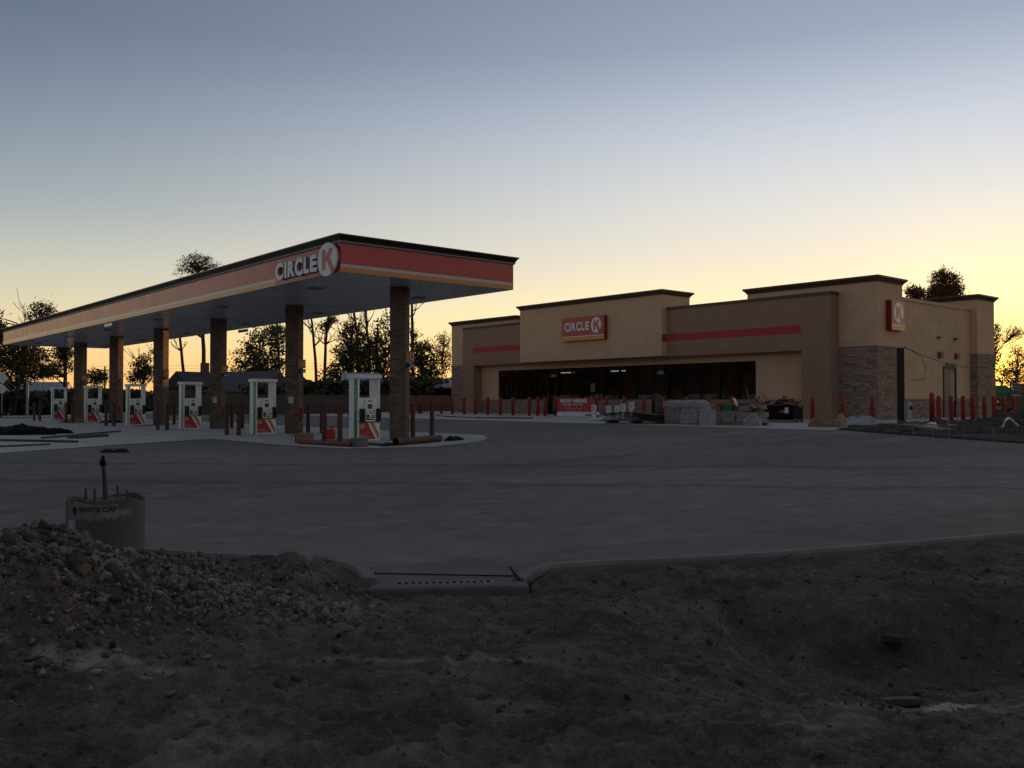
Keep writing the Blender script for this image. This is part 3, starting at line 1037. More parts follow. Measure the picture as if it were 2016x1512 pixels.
wrap_patch('printed_paper', -1.15, 0.28, 0.505, 0.625, M['form_paper'], R0 + 0.002)
wrap_patch('orange_smear', -0.95, -0.35, 0.618, 0.638, M['orange_tape'], R0 + 0.0021, 20, 0.006)
wrap_patch('torn_paper', 0.28, 0.66, 0.525, 0.575, M['form_paper'], R0 + 0.0022, 20, 0.022)
wrap_patch('white_tear', -1.15, -0.92, 0.02, 0.50, M['form_white'], R0 + 0.0024, 10, 0.01)
wrap_patch('white_tear', -0.90, -0.84, 0.12, 0.50, M['form_white'], R0 + 0.0024, 6, 0.05)


def wrap_text(s, a0, a1, z0, z1, r, mt, bold):
    vs, fs = text_mesh(s, bold)
    xs = [v[0] for v in vs]; ys = [v[1] for v in vs]
    mb = MB()
    for v in vs:
        a = FACE + a0 + (a1 - a0) * (v[0] - min(xs)) / (max(xs) - min(xs))
        z = z0 + (z1 - z0) * (v[1] - min(ys)) / (max(ys) - min(ys))
        mb.v.append((r * math.cos(a), r * math.sin(a), z))
    mb.f = list(fs)
    return mb.build('lettering', mt, form)


wrap_text('WHITE CAP', -0.72, 0.26, 0.565, 0.610, R0 + 0.005, M['ink'], 0.03)
mb = MB()
for i in range(24):
    a = 2 * math.pi * i / 24
    aa = FACE - 0.86 + 0.085 * math.cos(a)
    mb.v.append(((R0 + 0.005) * math.cos(aa), (R0 + 0.005) * math.sin(aa), 0.578 + 0.032 * math.sin(a)))
mb.f.append(tuple(range(24)))
mb.build('round_emblem', M['ink'], form)
for (bx, by, h) in ((-0.13, 0.13, 0.11), (0.13, 0.13, 0.12), (-0.13, -0.13, 0.13), (0.13, -0.13, 0.10)):
    b = MB().tube([(bx, by, 0.60), (bx, by, 0.62 + h)], 0.011, 8).build('anchor_bolt', M['darksteel'], pf)
    MB().lathe([(0.022, 0.63), (0.022, 0.65)], 6, (bx, by, 0)).build('nut', M['darksteel'], b)
bevel(MB().box(-0.19, 0.19, -0.19, 0.19, 0.632, 0.640).build('template_plate', M['darkwood'], pf), 0.004)
MB().tube([(0.0, 0.02, 0.6), (-0.008, 0.02, 0.8), (-0.02, 0.02, 0.95)], [0.022, 0.020, 0.017], 10).build('conduit', M['darksteel'], pf)
MB().tube([(-0.02, 0.02, 0.93), (-0.03, 0.015, 0.965), (-0.022, 0.03, 0.985), (-0.024, 0.02, 1.01)], [0.026, 0.024, 0.016, 0.008], 8).build('taped_end', M['blacktarp'], pf)

# ================================================================== THE CANOPY
CX0, CX1, CY0, CY1 = 13.66, 20.62, 24.02, 71.9
ZS, ZF, ZT = 5.33, 6.21, 6.48
can = thing('fuel_canopy', 'long red fascia fuel canopy with a black cornice on six brick columns', 'canopy', (17.2, 46.7, 0))
ox, oy = -17.2, -46.7


def cb(x0, x1, y0, y1, z0, z1):
    return MB().box(x0 + ox, x1 + ox, y0 + oy, y1 + oy, z0, z1)


cb(CX0 + 0.05, CX1 - 0.05, CY0 + 0.05, CY1 - 0.05, ZS + 0.03, ZF + 0.1).build('deck', M['greytrim'], can)
w = (CX1 - CX0 - 0.1) / 1
k = 0
y = CY0 + 0.05
while y < CY1 - 0.1:
    y1 = min(y + 1.2, CY1 - 0.05)
    cb(CX0 + 0.05, CX1 - 0.05, y + 0.004, y1 - 0.004, ZS + 0.002, ZS + 0.028).build('soffit_pan', M['soffit'], can)
    y = y1
# fascia: red panels with stripes below; the sign bay at the near end of the long side has no stripe
SIGN0, SIGN1 = 23.98, 28.45


def panel(mtl, name, a0, a1, z0, z1, side, proud=0.0):
    t = 0.05
    if side == 'W':
        return cb(CX0 - proud, CX0 + t, a0, a1, z0, z1).build(name, mtl, can)
    if side == 'E':
        return cb(CX1 - t, CX1 + proud, a0, a1, z0, z1).build(name, mtl, can)
    if side == 'S':
        return cb(a0, a1, CY0 - proud, CY0 + t, z0, z1).build(name, mtl, can)
    return cb(a0, a1, CY1 - t, CY1 + proud, z0, z1).build(name, mtl, can)


for side in 'WE':
    y = CY0
    while y < CY1 - 0.01:
        y1 = min(y + 3.1, CY1)
        sign_bay = False
        if side == 'W' and y < 24.2:
            y1 = 24.42
        elif side == 'W' and y < SIGN1 - 0.01:
            y1 = SIGN1
            sign_bay = True
        g = 0.004
        if sign_bay:
            panel(M['fascia_red'], 'fascia_panel', y + g, y1 - g, ZS, ZF, side)
        else:
            a = y + (g if y > CY0 else 0.052)
            b = y1 - g if y1 < CY1 else y1 - 0.052
            panel(M['fascia_red'], 'fascia_panel', a, b, ZS + 0.25, ZF, side)
            panel(M['fascia_white'], 'fascia_stripe', a, b, ZS + 0.15, ZS + 0.25, side, 0.003)
            panel(M['fascia_orange'], 'fascia_stripe', a, b, ZS, ZS + 0.15, side)
        y = y1
for side in 'SN':
    x = CX0
    while x < CX1 - 0.01:
        x1 = min(x + 3.48, CX1)
        g = 0.004 if x > CX0 else 0
        panel(M['fascia_red'], 'fascia_panel', x + g, x1, ZS + 0.25, ZF, side)
        panel(M['fascia_white'], 'fascia_stripe', x + g, x1, ZS + 0.15, ZS + 0.25, side, 0.003)
        panel(M['fascia_orange'], 'fascia_stripe', x + g, x1, ZS, ZS + 0.15, side)
        x = x1
MB().ring(CX0 + ox, CX1 + ox, CY0 + oy, CY1 + oy, [(-0.06, ZF + 0.004), (0.015, ZF + 0.004), (0.015, ZF + 0.03), (-0.06, ZF + 0.03)]).build('drip_edge', M['cornice_black'], can)
MB().ring(CX0 + ox, CX1 + ox, CY0 + oy, CY1 + oy, [(-0.06, ZF + 0.031), (0.045, ZF + 0.031), (0.055, ZF + 0.075), (-0.06, ZF + 0.075)]).build('cornice_bead', M['greytrim'], can)
MB().ring(CX0 + ox, CX1 + ox, CY0 + oy, CY1 + oy, [(-0.06, ZF + 0.076), (0.05, ZF + 0.076), (0.07, ZF + 0.13), (0.13, ZT - 0.05), (0.15, ZT - 0.04), (0.15, ZT - 0.015), (-0.06, ZT - 0.015)]).build('cornice', M['cornice_black'], can)
MB().ring(CX0 + ox, CX1 + ox, CY0 + oy, CY1 + oy, [(-0.06, ZT - 0.014), (0.16, ZT - 0.014), (0.16, ZT), (-0.06, ZT)]).build('cornice_cap', M['greytrim'], can)
for i in range(6):
    for dx in (-2.2, 2.2):
        b = MB().box(dx - 0.22, dx + 0.22, -0.22, 0.22, ZS - 0.035, ZS + 0.003).build('canopy_light', M['greytrim'], can, (0, 28.2 + 7.945 * i + oy, 0))
        MB().box(dx - 0.17, dx + 0.17, -0.17, 0.17, ZS - 0.042, ZS - 0.036).build('lens', M['screen'], b)

# brick columns, set diagonally under the canopy
COLY = [26.11 + 7.945 * i for i in range(6)]
CW, CD = 0.55, 0.66


def brick_mesh():
    mb = MB()
    bh, bl, g = 0.076, 0.245, 0.010
    r = random.Random(3)
    z = 0.02
    row = 0
    while z < ZS - 0.06:
        for face in range(4):
            Lf, half = ((CW, CD / 2), (CD, CW / 2), (CW, CD / 2), (CD, CW / 2))[face]
            m = Matrix.Rotation(face * math.pi / 2, 3, 'Z')
            x = -Lf / 2
            first = bl if (row + face) % 2 else bl / 2
            ln = first
            while x < Lf / 2 - 0.02:
                e = min(x + ln, Lf / 2)
                d = r.uniform(0.005, 0.012)
                pts = [m @ Vector(q) for q in ((x + g / 2, -half - d, z), (e - g / 2, -half - d, z), (e - g / 2, -half + 0.01, z), (x + g / 2, -half + 0.01, z))]
                k = len(mb.v)
                mb.v += [tuple(p) for p in pts] + [(p.x, p.y, z + bh - g) for p in pts]
                mb.f += [(k, k + 1, k + 5, k + 4), (k + 1, k + 2, k + 6, k + 5), (k + 3, k, k + 4, k + 7), (k + 4, k + 5, k + 6, k + 7), (k, k + 3, k + 2, k + 1)]
                x = e
                ln = bl
        z += bh
        row += 1
    return mb.mesh('brickwork', M['brick'])


BR = brick_mesh()
core = MB().box(-CW / 2, CW / 2, -CD / 2, CD / 2, 0, ZS + 0.001).mesh('column', M['mortar'])
for y in COLY:
    c = link('column', core, can, (17.22 + ox, y + 0.05 + oy, 0.012))
    c.rotation_euler = (0, 0, math.radians(-45))
    b = link('brickwork', BR, c)
    tag(b, kind='stuff')

# clearance boards hung below the canopy edges
for (x, y, lab) in ((13.72, 47.5, 'small pale board hung under the near long edge of the canopy'), (20.55, 46.8, 'small dark board hung under the far edge of the canopy, left of the third column')):
    t = thing('hanging_board', lab, 'sign', (x, y, 5.13))
    MB().box(-0.02, 0.02, -0.62, 0.62, 0.0, 0.15).build('board', M['fascia_white'], t)
    for q in (-0.5, 0.5):
        MB().tube([(0, q, 0.15), (0, q, ZS - 5.13 + 0.004)], 0.008, 6).build('hanger', M['steel'], t)


# ------------------------------------------------------------------ round K emblem
def k_emblem(parent, ctr, xd, r, thick, white, red, side=None, kthick=0.004, ry=None, name='round_emblem'):
    """white disc with the K left open in it, its foot cutting through the rim; normal = xd x up"""
    ctr, xd, up = Vector(ctr), Vector(xd), Vector((0, 0, 1))
    nd = xd.cross(up)
    ry = ry or r
    n = 64
    mb = MB()

    def P(u, v, h):
        return ctr + xd * (u * r) + up * (v * ry) + nd * h
    for h in (0, thick):
        for i in range(n):
            a = 2 * math.pi * i / n
            mb.v.append(tuple(P(math.cos(a), math.sin(a), h)))
    mb.f.append(tuple(range(n, 2 * n)))
    for i in range(n):
        j = (i + 1) % n
        mb.f.append((i, j, n + j, n + i))
    disc = mb.build(name, white, parent)
    K = [(-0.50, -0.60), (-0.14, -0.60), (-0.14, -0.13), (-0.02, -0.02), (0.47, -0.872), (0.62, -0.777), (0.775, -0.62), (0.30, 0.08), (0.66, 0.62), (0.22, 0.62), (-0.14, 0.09), (-0.14, 0.60), (-0.50, 0.60)]
    km = MB()
    m = len(K)
    km.v = [tuple(P(u, v, thick + kthick)) for u, v in K] + [tuple(P(u, v, thick - 0.001)) for u, v in K]
    km.f.append(tuple(range(m)))
    for i in range(m):
        j = (i + 1) % m
        km.f.append((j, i, m + i, m + j))
    km.build('letter_k', red, disc)
    return disc


# sign on the long fascia
sg = thing('canopy_sign', 'white raised lettering with a round K emblem on the red canopy fascia', 'sign', (CX0, 26.2, 5.8))
XD = Vector((0, -1, 0))
for ch, a2, b2 in (('C', 28.28, 27.70), ('I', 27.61, 27.45), ('R', 27.36, 26.90), ('C', 26.86, 26.31), ('L', 26.23, 25.88), ('E', 25.80, 25.36)):
    ext = 0.025 if ch == 'C' else 0.0
    lettering('letter', ch, sg, M['sign_white'], (-0.004, a2 - 26.2, 5.485 - 5.8 - ext), XD, a2 - b2, 0.54 + 2 * ext, 0.10, 0.05, M['letterside'])
k_emblem(sg, (-0.004, 24.66 - 26.2, 5.77 - 5.8), XD, 0.60, 0.12, M['sign_white'], M['sign_red'], kthick=0.004, ry=0.52)
# the dark red ring behind the emblem
mb = MB()
for h in (0.0, 0.05):
    for i in range(48):
        a = 2 * math.pi * i / 48
        mb.v.append((-0.004 - h, 24.60 - 26.2 + 0.60 * math.cos(a), -0.03 + 0.5 * math.sin(a)))
mb.f.append(tuple(reversed(range(48, 96))))
for i in range(48):
    j = (i + 1) % 48
    mb.f.append((j, i, 48 + i, 48 + j))
mb.build('emblem_back', M['sign_reddark'], sg)

# ================================================================== FUEL PUMPS
PW, PD, PH = 0.86, 0.60, 2.25


def make_pump():
    t = thing('fuel_pump', 'x', 'fuel pump', (0, 0, 0))
    bevel(MB().box(-0.0, PW, 0, PD, 0.0, 0.64).build('base_cabinet', M['pump_white'], t), 0.008)
    bevel(MB().box(0.055, PW - 0.055, 0.03, PD - 0.03, 0.642, 1.47).build('upper_cabinet', M['pump_white'], t), 0.02)
    for x in (0.0, PW - 0.055):
        MB().box(x, x + 0.055, 0.0, PD, 0.641, 2.12).build('side_pillar', M['pump_white'], t)
    bevel(MB().box(-0.06, PW + 0.05, -0.05, PD + 0.05, 2.12, PH).build('top_cap', M['pump_white'], t), 0.012)
    # hood over the card reader, its top bowed
    pts = [(0.26, 0.66), (0.65, 0.66), (0.65, 1.38), (0.60, 1.44), (0.455, 1.475), (0.31, 1.44), (0.26, 1.38)]
    hood = MB().prism(pts, 0.03, -0.035, 'y')
    hood = hood.build('display_head', M['pump_white'], t)
    pts2 = [(0.285, 0.70), (0.625, 0.70), (0.625, 1.37), (0.58, 1.415), (0.455, 1.445), (0.33, 1.415), (0.285, 1.37)]
    MB().prism(pts2, -0.033, -0.038, 'y').build('bezel', M['pump_white'], hood)

    def plate(name, m, x0, x1, z0, z1, y=-0.0415):
        return MB().box(x0, x1, y, -0.037, z0, z1).build(name, m, hood)
    plate('display_screen', M['screen'], 0.35, 0.535, 1.09, 1.25)
    plate('top_label', M['pump_grey'], 0.36, 0.53, 1.31, 1.39)
    plate('keypad', M['pump_grey'], 0.42, 0.49, 0.93, 1.04)
    plate('card_slot', M['screen'], 0.55, 0.60, 1.0, 1.04)
    plate('receipt_slot', M['screen'], 0.53, 0.58, 0.91, 0.96)
    plate('instruction_label', M['paper'], 0.295, 0.38, 0.90, 1.04)
    plate('green_label', M['pump_teal'], 0.29, 0.425, 0.755, 0.90)
    plate('tan_label', M['pump_tan'], 0.50, 0.62, 0.77, 0.88)
    plate('white_label', M['paper'], 0.44, 0.49, 0.775, 0.83)
    plate('dark_tray', M['screen'], 0.30, 0.62, 0.705, 0.75)
    for x0, x1 in ((0.065, 0.235), (0.72, 0.85)):
        nb = bevel(MB().box(x0, x1, -0.11, 0.03, 0.66, 1.10).build('nozzle_boot', M['pump_black'], t), 0.025, 3)
        MB().tube([(x0 + 0.08, -0.12, 0.72), (x0 + 0.08, -0.15, 0.9), (x0 + 0.08, -0.10, 1.03)], [0.022, 0.026, 0.016], 8).build('nozzle', M['pump_black'], nb)
    MB().box(0.02, PW - 0.02, -0.05, 0.03, 0.628, 0.655).build('ledge', M['pump_black'], t)
    # graphic door: red field, white and orange slants
    x0, x1, z0, z1 = 0.04, PW - 0.045, 0.055, 0.622

    def slant(name, m, a0, a1, b0, b1, y):
        """quad strip: a = x at the top edge, b = x at the bottom edge, clipped at the right side"""
        def cut(a, b):
            if b <= x1:
                return (b, z0)
            tt = (x1 - a) / (b - a)
            return (x1, z1 + (z0 - z1) * tt)
        p = [(min(a0, x1), z1), cut(a0, b0), cut(a1, b1), (min(a1, x1), z1)]
        if cut(a0, b0)[1] == z0 and cut(a1, b1)[0] == x1:
            p = [(a0, z1), cut(a0, b0), (x1, z0), cut(a1, b1), (min(a1, x1), z1)]
        return MB().prism(p, 0.01, y, 'y').build(name, m, t)
    MB().box(x0, x1, -0.006, 0.01, z0, z1).build('graphic_door', M['pump_white'], t)
    MB().prism([(x0 + 0.005, z0 + 0.004), (0.695, z0 + 0.004), (0.365, z1 - 0.002), (x0 + 0.005, z1 - 0.002)], 0.01, -0.010, 'y').build('red_field', M['pump_red'], t)
    slant('white_slant', M['pump_white'], 0.365, 0.455, 0.695, 0.785, -0.0085)
    slant('orange_slant', M['pump_orange'], 0.455, 0.60, 0.785, 0.93, -0.010)
    k_emblem(t, (0.165, -0.0101, 0.495), (1, 0, 0), 0.075, 0.003, M['paper'], M['ink'], kthick=0.002)
    lettering('lettering', 'Quality', t, M['paper'], (0.20, -0.0101, 0.175), (1, 0, 0), 0.17, 0.042, 0.003)
    lettering('lettering', 'Guaranteed', t, M['paper'], (0.20, -0.0101, 0.115), (1, 0, 0), 0.28, 0.040, 0.003)
    mb = MB()
    for i in range(20):
        a0 = 2 * math.pi * i / 20
        a1 = 2 * math.pi * (i + 1) / 20
        q = lambda a, r: (0.13 + r * math.cos(a), -0.0135, 0.16 + r * math.sin(a))
        k = len(mb.v)
        mb.v += [q(a0, 0.042), q(a1, 0.042), q(a1, 0.030), q(a0, 0.030)]
        mb.f.append((k, k + 1, k + 2, k + 3))
    mb.build('seal_mark', M['paper'], t)
    # green stripe on the end with the fuel name set one letter above another
    MB().box(-0.006, 0.0, 0.05, 0.255, 0.01, 2.115).build('green_stripe', M['pump_green'], t)
    for i, ch in enumerate('DIESEL'):
        lettering('letter', ch, t, M['paper'], (-0.0061, 0.20 if ch != 'I' else 0.165, 1.79 - 0.148 * i), (0, -1, 0), 0.095 if ch != 'I' else 0.022, 0.10, 0.003, 0.02)
    # the hose loops on the far side
    MB().tube([(0.1, PD + 0.02, 1.9), (0.05, PD + 0.14, 1.2), (0.12, PD + 0.18, 0.55), (0.22, PD + 0.14, 0.5), (0.26, PD + 0.08, 0.85)], 0.016, 6).build('hose', M['pump_black'], t)
    return t


PUMPL = ['nearest white diesel fuel pump with red panel, left of the nearest column', 'second nearest white diesel fuel pump, left of the second column', 'third nearest white diesel fuel pump, left of the third column',
         'fourth nearest white fuel pump, left of the fourth column', 'fifth nearest white fuel pump, left of the fifth column', 'farthest white fuel pump at the far end of the canopy']
pump0 = make_pump()
for i in range(6):
    p = pump0 if i == 0 else copy_tree(pump0)
    p.location = (15.52, 26.10 + 7.945 * i, 0.012)
    tag(p, PUMPL[i], 'fuel pump', 'fuel pumps under the canopy')

# notices, red boxes and number flags on the columns
ORD = ['nearest', 'second nearest', 'third nearest', 'fourth nearest', 'fifth nearest', 'farthest']
DIAG = Matrix.Rotation(math.radians(-45), 4, 'Z')


def col_local(i):
    return Matrix.Translation((17.22, COLY[i] + 0.05, 0.012)) @ DIAG


for i in range(6):
    t = thing('column_fixtures', 'x', 'sign')
    bpy.data.objects.remove(t)
    m = col_local(i)
    # pump number flag: a folded V of two plates standing off the right-hand edge
    t = thing('pump_number_flag', 'orange and red pump number flag on the %s brick column' % ORD[i], 'sign', m @ Vector((CW / 2 + 0.02, -CD / 2 + 0.02, 2.72)), 0, 'pump number flags')
    e = math.radians(-30)
    MB().obox((0.02, -0.02, 0.16), (0.20, 0.012, 0.36), Matrix.Rotation(math.radians(-50), 3, 'Z')).build('orange_plate', M['sign_orange'], t)
    pl = MB().box(0.075, 0.255, -0.11, -0.10, -0.02, 0.34).build('red_plate', M['sign_red'], t)
    mb = MB()
    for a in range(24):
        mb.v.append((0.165 + 0.075 * math.cos(a * math.pi / 12), -0.113, 0.17 + 0.125 * math.sin(a * math.pi / 12)))
    mb.f.append(tuple(range(24)))
    mb.build('number_disc', M['paper'], pl)
    lettering('number', str(2 * i + 1), pl, M['ink'], (0.135, -0.1131, 0.09), (1, 0, 0), 0.06 if i < 5 else 0.09, 0.16, 0.003, 0.03)
    MB().obox((0.02, -0.02, -0.13), (0.20, 0.012, 0.16), Matrix.Rotation(math.radians(-50), 3, 'Z')).build('lower_plate', M['green_dark'], t)
    lp = MB().box(0.075, 0.255, -0.11, -0.10, -0.21, -0.05).build('lower_plate', M['bluemark'], t)
    MB().box(0.09, 0.24, -0.1125, -0.111, -0.165, -0.13).build('white_line', M['paper'], lp)
    MB().box(-0.05, 0.09, 0.0, 0.03, 0.0, 0.04).build('bracket', M['steel'], t)
    if i in (1, 2):
        t = thing('paper_notice', 'white paper notice taped to the %s brick column' % ORD[i], 'notice')
        t.matrix_world = m @ Matrix.Translation((-0.02, -CD / 2 - 0.014, 1.25))
        o = MB().box(-0.10, 0.10, -0.003, 0.0, 0.0, 0.27).build('sheet', M['paper'], t)
        for q in range(5):
            MB().box(-0.075, 0.06 - 0.02 * (q % 2), -0.0045, -0.0035, 0.05 + 0.04 * q, 0.062 + 0.04 * q).build('print_line', M['pump_grey'], o)
    if i in (1, 2, 4):
        t = thing('extinguisher_box', 'narrow red fire equipment box on the side of the %s column' % ORD[i], 'box')
        t.matrix_world = m @ Matrix.Translation((CW / 2 + 0.014, -CD / 2 + 0.26, 0.55))
        bevel(MB().box(0.0, 0.10, -0.10, 0.10, 0.0, 0.5).build('case', M['redband'], t), 0.01)
        MB().box(0.10, 0.105, -0.07, 0.07, 0.08, 0.42).build('door_pane', M['sign_reddark'], t)

# steel pipe bollards, unpainted, guarding each pump
pb0 = None
for i in range(6):
    for j, (x, y) in enumerate(((14.45, 26.45), (14.62, 25.72), (18.15, 26.70), (18.22, 25.62))):
        h = 1.24
        mb = MB().lathe([(0.105, 0), (0.105, 0.02), (0.088, 0.03), (0.084, h - 0.03), (0.078, h), (0.03, h + 0.006)], 18)
        if pb0 is None:
            pb0 = mb.mesh('pipe_bollard', M['rustpipe'], True)
        lab = 'rust-brown pipe bollard %s the %s fuel pump, %s of its pair' % ('left of' if j < 2 else 'right of', ORD[i], ('rear', 'front')[j % 2])
        o = link('pipe_bollard', pb0, None, (x, y + 7.945 * i, 0.01))
        o.rotation_euler = (rnd.uniform(-.012, .012), rnd.uniform(-.012, .012), 0)
        tag(o, lab, 'bollard', 'bare pipe bollards round the pumps')

# ================================================================== THE STORE
FZ = 0.39
XB, XP, XM = 42.3, 41.5, 41.05
YR, YL = 21.65, 56.8
store = thing('convenience_store', 'tan and brown store with stone base, dark cornices and a long storefront window', 'building', (50, 39, 0))
sx, sy = -50, -39


def sb(x0, x1, y0, y1, z0, z1):
    return MB().box(x0 + sx, x1 + sx, y0 + sy, y1 + sy, z0, z1)


def moulding(x0, x1, y0, y1, zt, h=0.30, o=0.2):
    MB().ring(x0 + sx, x1 + sx, y0 + sy, y1 + sy, [(-0.03, zt - h), (0.03, zt - h), (0.05, zt - h + 0.06), (o * 0.5, zt - h + 0.12), (o, zt - 0.09), (o, zt), (-0.03, zt)]).build('cornice', M['cornice'], store)


ZB = 4.05     # top of the stone base on the corner blocks
# corner block at the right
sb(XB, 45.0, YR, 29.16, ZB + 0.06, 7.32).build('corner_block', M['tan'], store)
sb(XB + 0.04, 44.96, YR + 0.04, 25.4, FZ, ZB + 0.059).build('corner_block_base', M['stoneback'], store)
sb(XB - 0.03, 45.03, YR - 0.03, 29.19, ZB, ZB + 0.058).build('base_cap', M['brown'], store)
sb(XB + 0.2, 44.8, YR + 0.2, 28.96, 7.32, 7.5).build('block_roof', M['roof_dark'], store)
moulding(XB, 45.0, YR, 29.16, 7.59)
# corner block at the left
sb(XB, 45.0, 49.0, YL, ZB + 0.06, 7.32).build('corner_block', M['tan'], store)
sb(XB + 0.04, 44.96, 52.9, YL - 0.04, FZ, ZB + 0.059).build('corner_block_base', M['stoneback'], store)
sb(XB - 0.03, 45.03, 53.9, YL + 0.03, ZB, ZB + 0.058).build('base_cap', M['brown'], store)
moulding(XB, 45.0, 49.0, YL, 7.56)
# brown portal: two legs and a header with a flush coping
PR0, PR1, PL0, PL1 = 23.67, 25.33, 52.98, 54.3
sb(XP, XB - 0.002, PR0, PR1, FZ, 3.98).build('portal_leg', M['brown'], store)
sb(XP, XB - 0.002, PL0, PL1, FZ, 3.98).build('portal_leg', M['brown'], store)
sb(XP, XB + 1.6, PR0, PL1, 3.981, 6.74).build('portal_header', M['brown'], store)
MB().ring(XP + sx, XB + 1.6 + sx, PR0 + sy, PL1 + sy, [(-0.05, 6.742), (0.015, 6.742), (0.02, 6.93), (-0.05, 6.93)]).build('portal_coping', M['cornice'], store)
sb(XP - 0.006, XP, 25.36, 34.2, 4.88, 5.31).build('red_band', M['redband'], store)
sb(XP - 0.006, XP, 47.2, 53.04, 4.94, 5.33).build('red_band', M['redband'], store)
# entrance parapet in the middle
sb(XM, 43.7, 34.29, 47.1, 4.03, 7.69).build('entrance_parapet', M['tan'], store)
moulding(XM, 43.7, 34.29, 47.1, 7.97)
sb(XM - 0.0, XP - 0.002, 34.291, 34.30, 4.88, 5.31)
sb(XM + 0.02, XP, 34.284, 34.29, 4.88, 5.31).build('red_band', M['redband'], store)
sb(XM + 0.001, XP - 0.003, 34.3, 47.09, 4.0, 4.029).build('entrance_soffit', M['brown'], store)
# recessed storefront wall
sb(XB, XB + 0.25, PR1 + 0.001, 28.63, 1.42, 3.979).build('storefront_wall', M['tan'], store)
sb(XB, XB + 0.25, 50.97, PL0 - 0.001, 1.42, 3.979).build('storefront_wall', M['tan'], store)
sb(XB, XB + 0.25, 28.631, 50.969, 3.57, 3.979).build('storefront_wall', M['tan'], store)


def stone_face(name, plane, a0, a1, z0, z1, axis, sign, seed=1):
    """ledge-stone veneer: many flat stones of uneven length and depth on one wall face"""
    r = random.Random(seed)
    mb = MB()
    z = z0
    while z < z1 - 0.02:
        h = min(r.choice((0.06, 0.075, 0.09, 0.11)), z1 - z)
        a = a0
        while a < a1 - 0.01:
            ln = min(r.uniform(0.16, 0.55), a1 - a)
            if a1 - a - ln < 0.08:
                ln = a1 - a
            d = r.uniform(0.008, 0.045)
            g = 0.003
            lo, hi = (plane - d, plane + 0.05) if sign < 0 else (plane - 0.05, plane + d)
            if axis == 'x':
                mb.box(lo + sx, hi + sx, a + g + sy, a + ln - g + sy, z + g, z + h - g)
            else:
                mb.box(a + g + sx, a + ln - g + sx, lo + sy, hi + sy, z + g, z + h - g)
            a += ln
        z += h
    return tag(mb.build(name, M['stone'], store), kind='stuff')


stone_face('stone_veneer', XB, YR, PR0, FZ, ZB, 'x', -1, 1)
stone_face('stone_veneer', YR, XB, 45.0, FZ, ZB, 'y', -1, 2)
stone_face('stone_veneer', XB, PL1, YL, FZ, ZB, 'x', -1, 3)
stone_face('stone_veneer', XB, PR1, 34.96, FZ, 1.38, 'x', -1, 4)
stone_face('stone_veneer', XB, 36.12, 44.65, FZ, 1.38, 'x', -1, 5)
stone_face('stone_veneer', XB, 45.63, PL0, FZ, 1.38, 'x', -1, 6)
for a, b in ((PR1 + 0.002, 34.96), (36.12, 44.65), (45.63, PL0 - 0.002)):
    sb(XB + 0.002, XB + 0.25, a, b, FZ, 1.379).build('base_wall', M['stoneback'], store)
    sb(XB - 0.05, XB + 0.26, a + 0.001, b - 0.001, 1.38, 1.419).build('sill', M['greytrim'], store)

# storefront: panes between dark mullions, two doors
MUL = [50.97, 49.57, 48.27, 47.01, 45.63, 44.65, 43.25, 41.8, 40.26, 38.88, 37.47, 36.12, 34.96, 33.72, 32.46, 31.11, 29.83, 28.63]
for i, (a, b) in enumerate(zip(MUL, MUL[1:])):
    door = i in (4, 11)
    yc = (a + b) / 2
    nm = 'entrance_door' if door else 'window'
    t = link(nm, None, store, (XB + sx, yc + sy, 0))
    hw = (a - b) / 2
    fw = 0.06
    z0 = 1.421 if not door else FZ + 0.02
    zt = 3.565
    fr = MB()
    fr.box(0.06, 0.18, -hw, -hw + fw, z0, zt).box(0.06, 0.18, hw - fw, hw, z0, zt).box(0.061, 0.179, -hw + fw, hw - fw, zt - fw, zt)
    if door:
        fr.box(0.061, 0.179, -hw + fw, hw - fw, 2.62, 2.70).box(0.061, 0.179, -hw + fw, hw - fw, z0, z0 + 0.22)
    else:
        fr.box(0.061, 0.179, -hw + fw, hw - fw, z0, z0 + fw)
    f = fr.build('frame', M['frame'], t)
    if door:
        MB().box(0.115, 0.125, -hw + fw, hw - fw, 2.701, zt - fw - 0.001).build('transom_pane', M['glass'], t)
        MB().box(0.115, 0.125, -hw + fw, hw - fw, z0 + 0.221, 2.619).build('pane', M['glass'], t)
        MB().tube([(0.04, hw - 0.12, 1.3), (0.02, hw - 0.12, 1.4), (0.02, hw - 0.12, 1.75), (0.04, hw - 0.12, 1.85)], 0.012, 6).build('handle', M['steel'], t)
        lettering('house_number', '1200', t, M['paper'], (0.113, 0.26, 2.98), (0, -1, 0), 0.52, 0.20, 0.002)
    else:
        MB().box(0.115, 0.125, -hw + fw, hw - fw, z0 + fw, zt - fw - 0.001).build('pane', M['glass'], t)
MB().box(0.105, 0.109, -0.3, 0.1, 1.95, 2.5).build('window_notice', M['cardboard'], store, (XB + sx, 41.4 + sy, 0))
# shell behind the glass
sb(XB + 0.3, 57.0, 22.4, 56.4, FZ - 0.1, FZ + 0.01).build('store_floor', M['intfloor'], store)
sb(XB + 0.5, 56.5, 22.5, 56.3, 3.98, 4.05).build('ceiling', M['interior'], store)
sb(53.0, 53.2, 22.5, 56.3, FZ + 0.011, 3.979).build('back_partition', M['interior'], store)
for (x, y) in ((45.2, 46.6), (45.2, 41.6)):
    sb(x - 0.08, x + 0.08, y - 0.62, y + 0.62, 3.36, 3.41).build('ceiling_light', M['striplight'], store)
for y in (31, 35.5, 40, 44.5, 48.5):
    g = sb(46.5, 47.3, y - 1.1, y + 1.1, FZ + 0.012, 1.75).build('shelf_unit', M['interior'], store)
    for q in range(4):
        sb(46.42, 46.499, y - 1.08, y + 1.08, 0.7 + 0.3 * q, 0.73 + 0.3 * q).build('shelf', M['greytrim'], g)

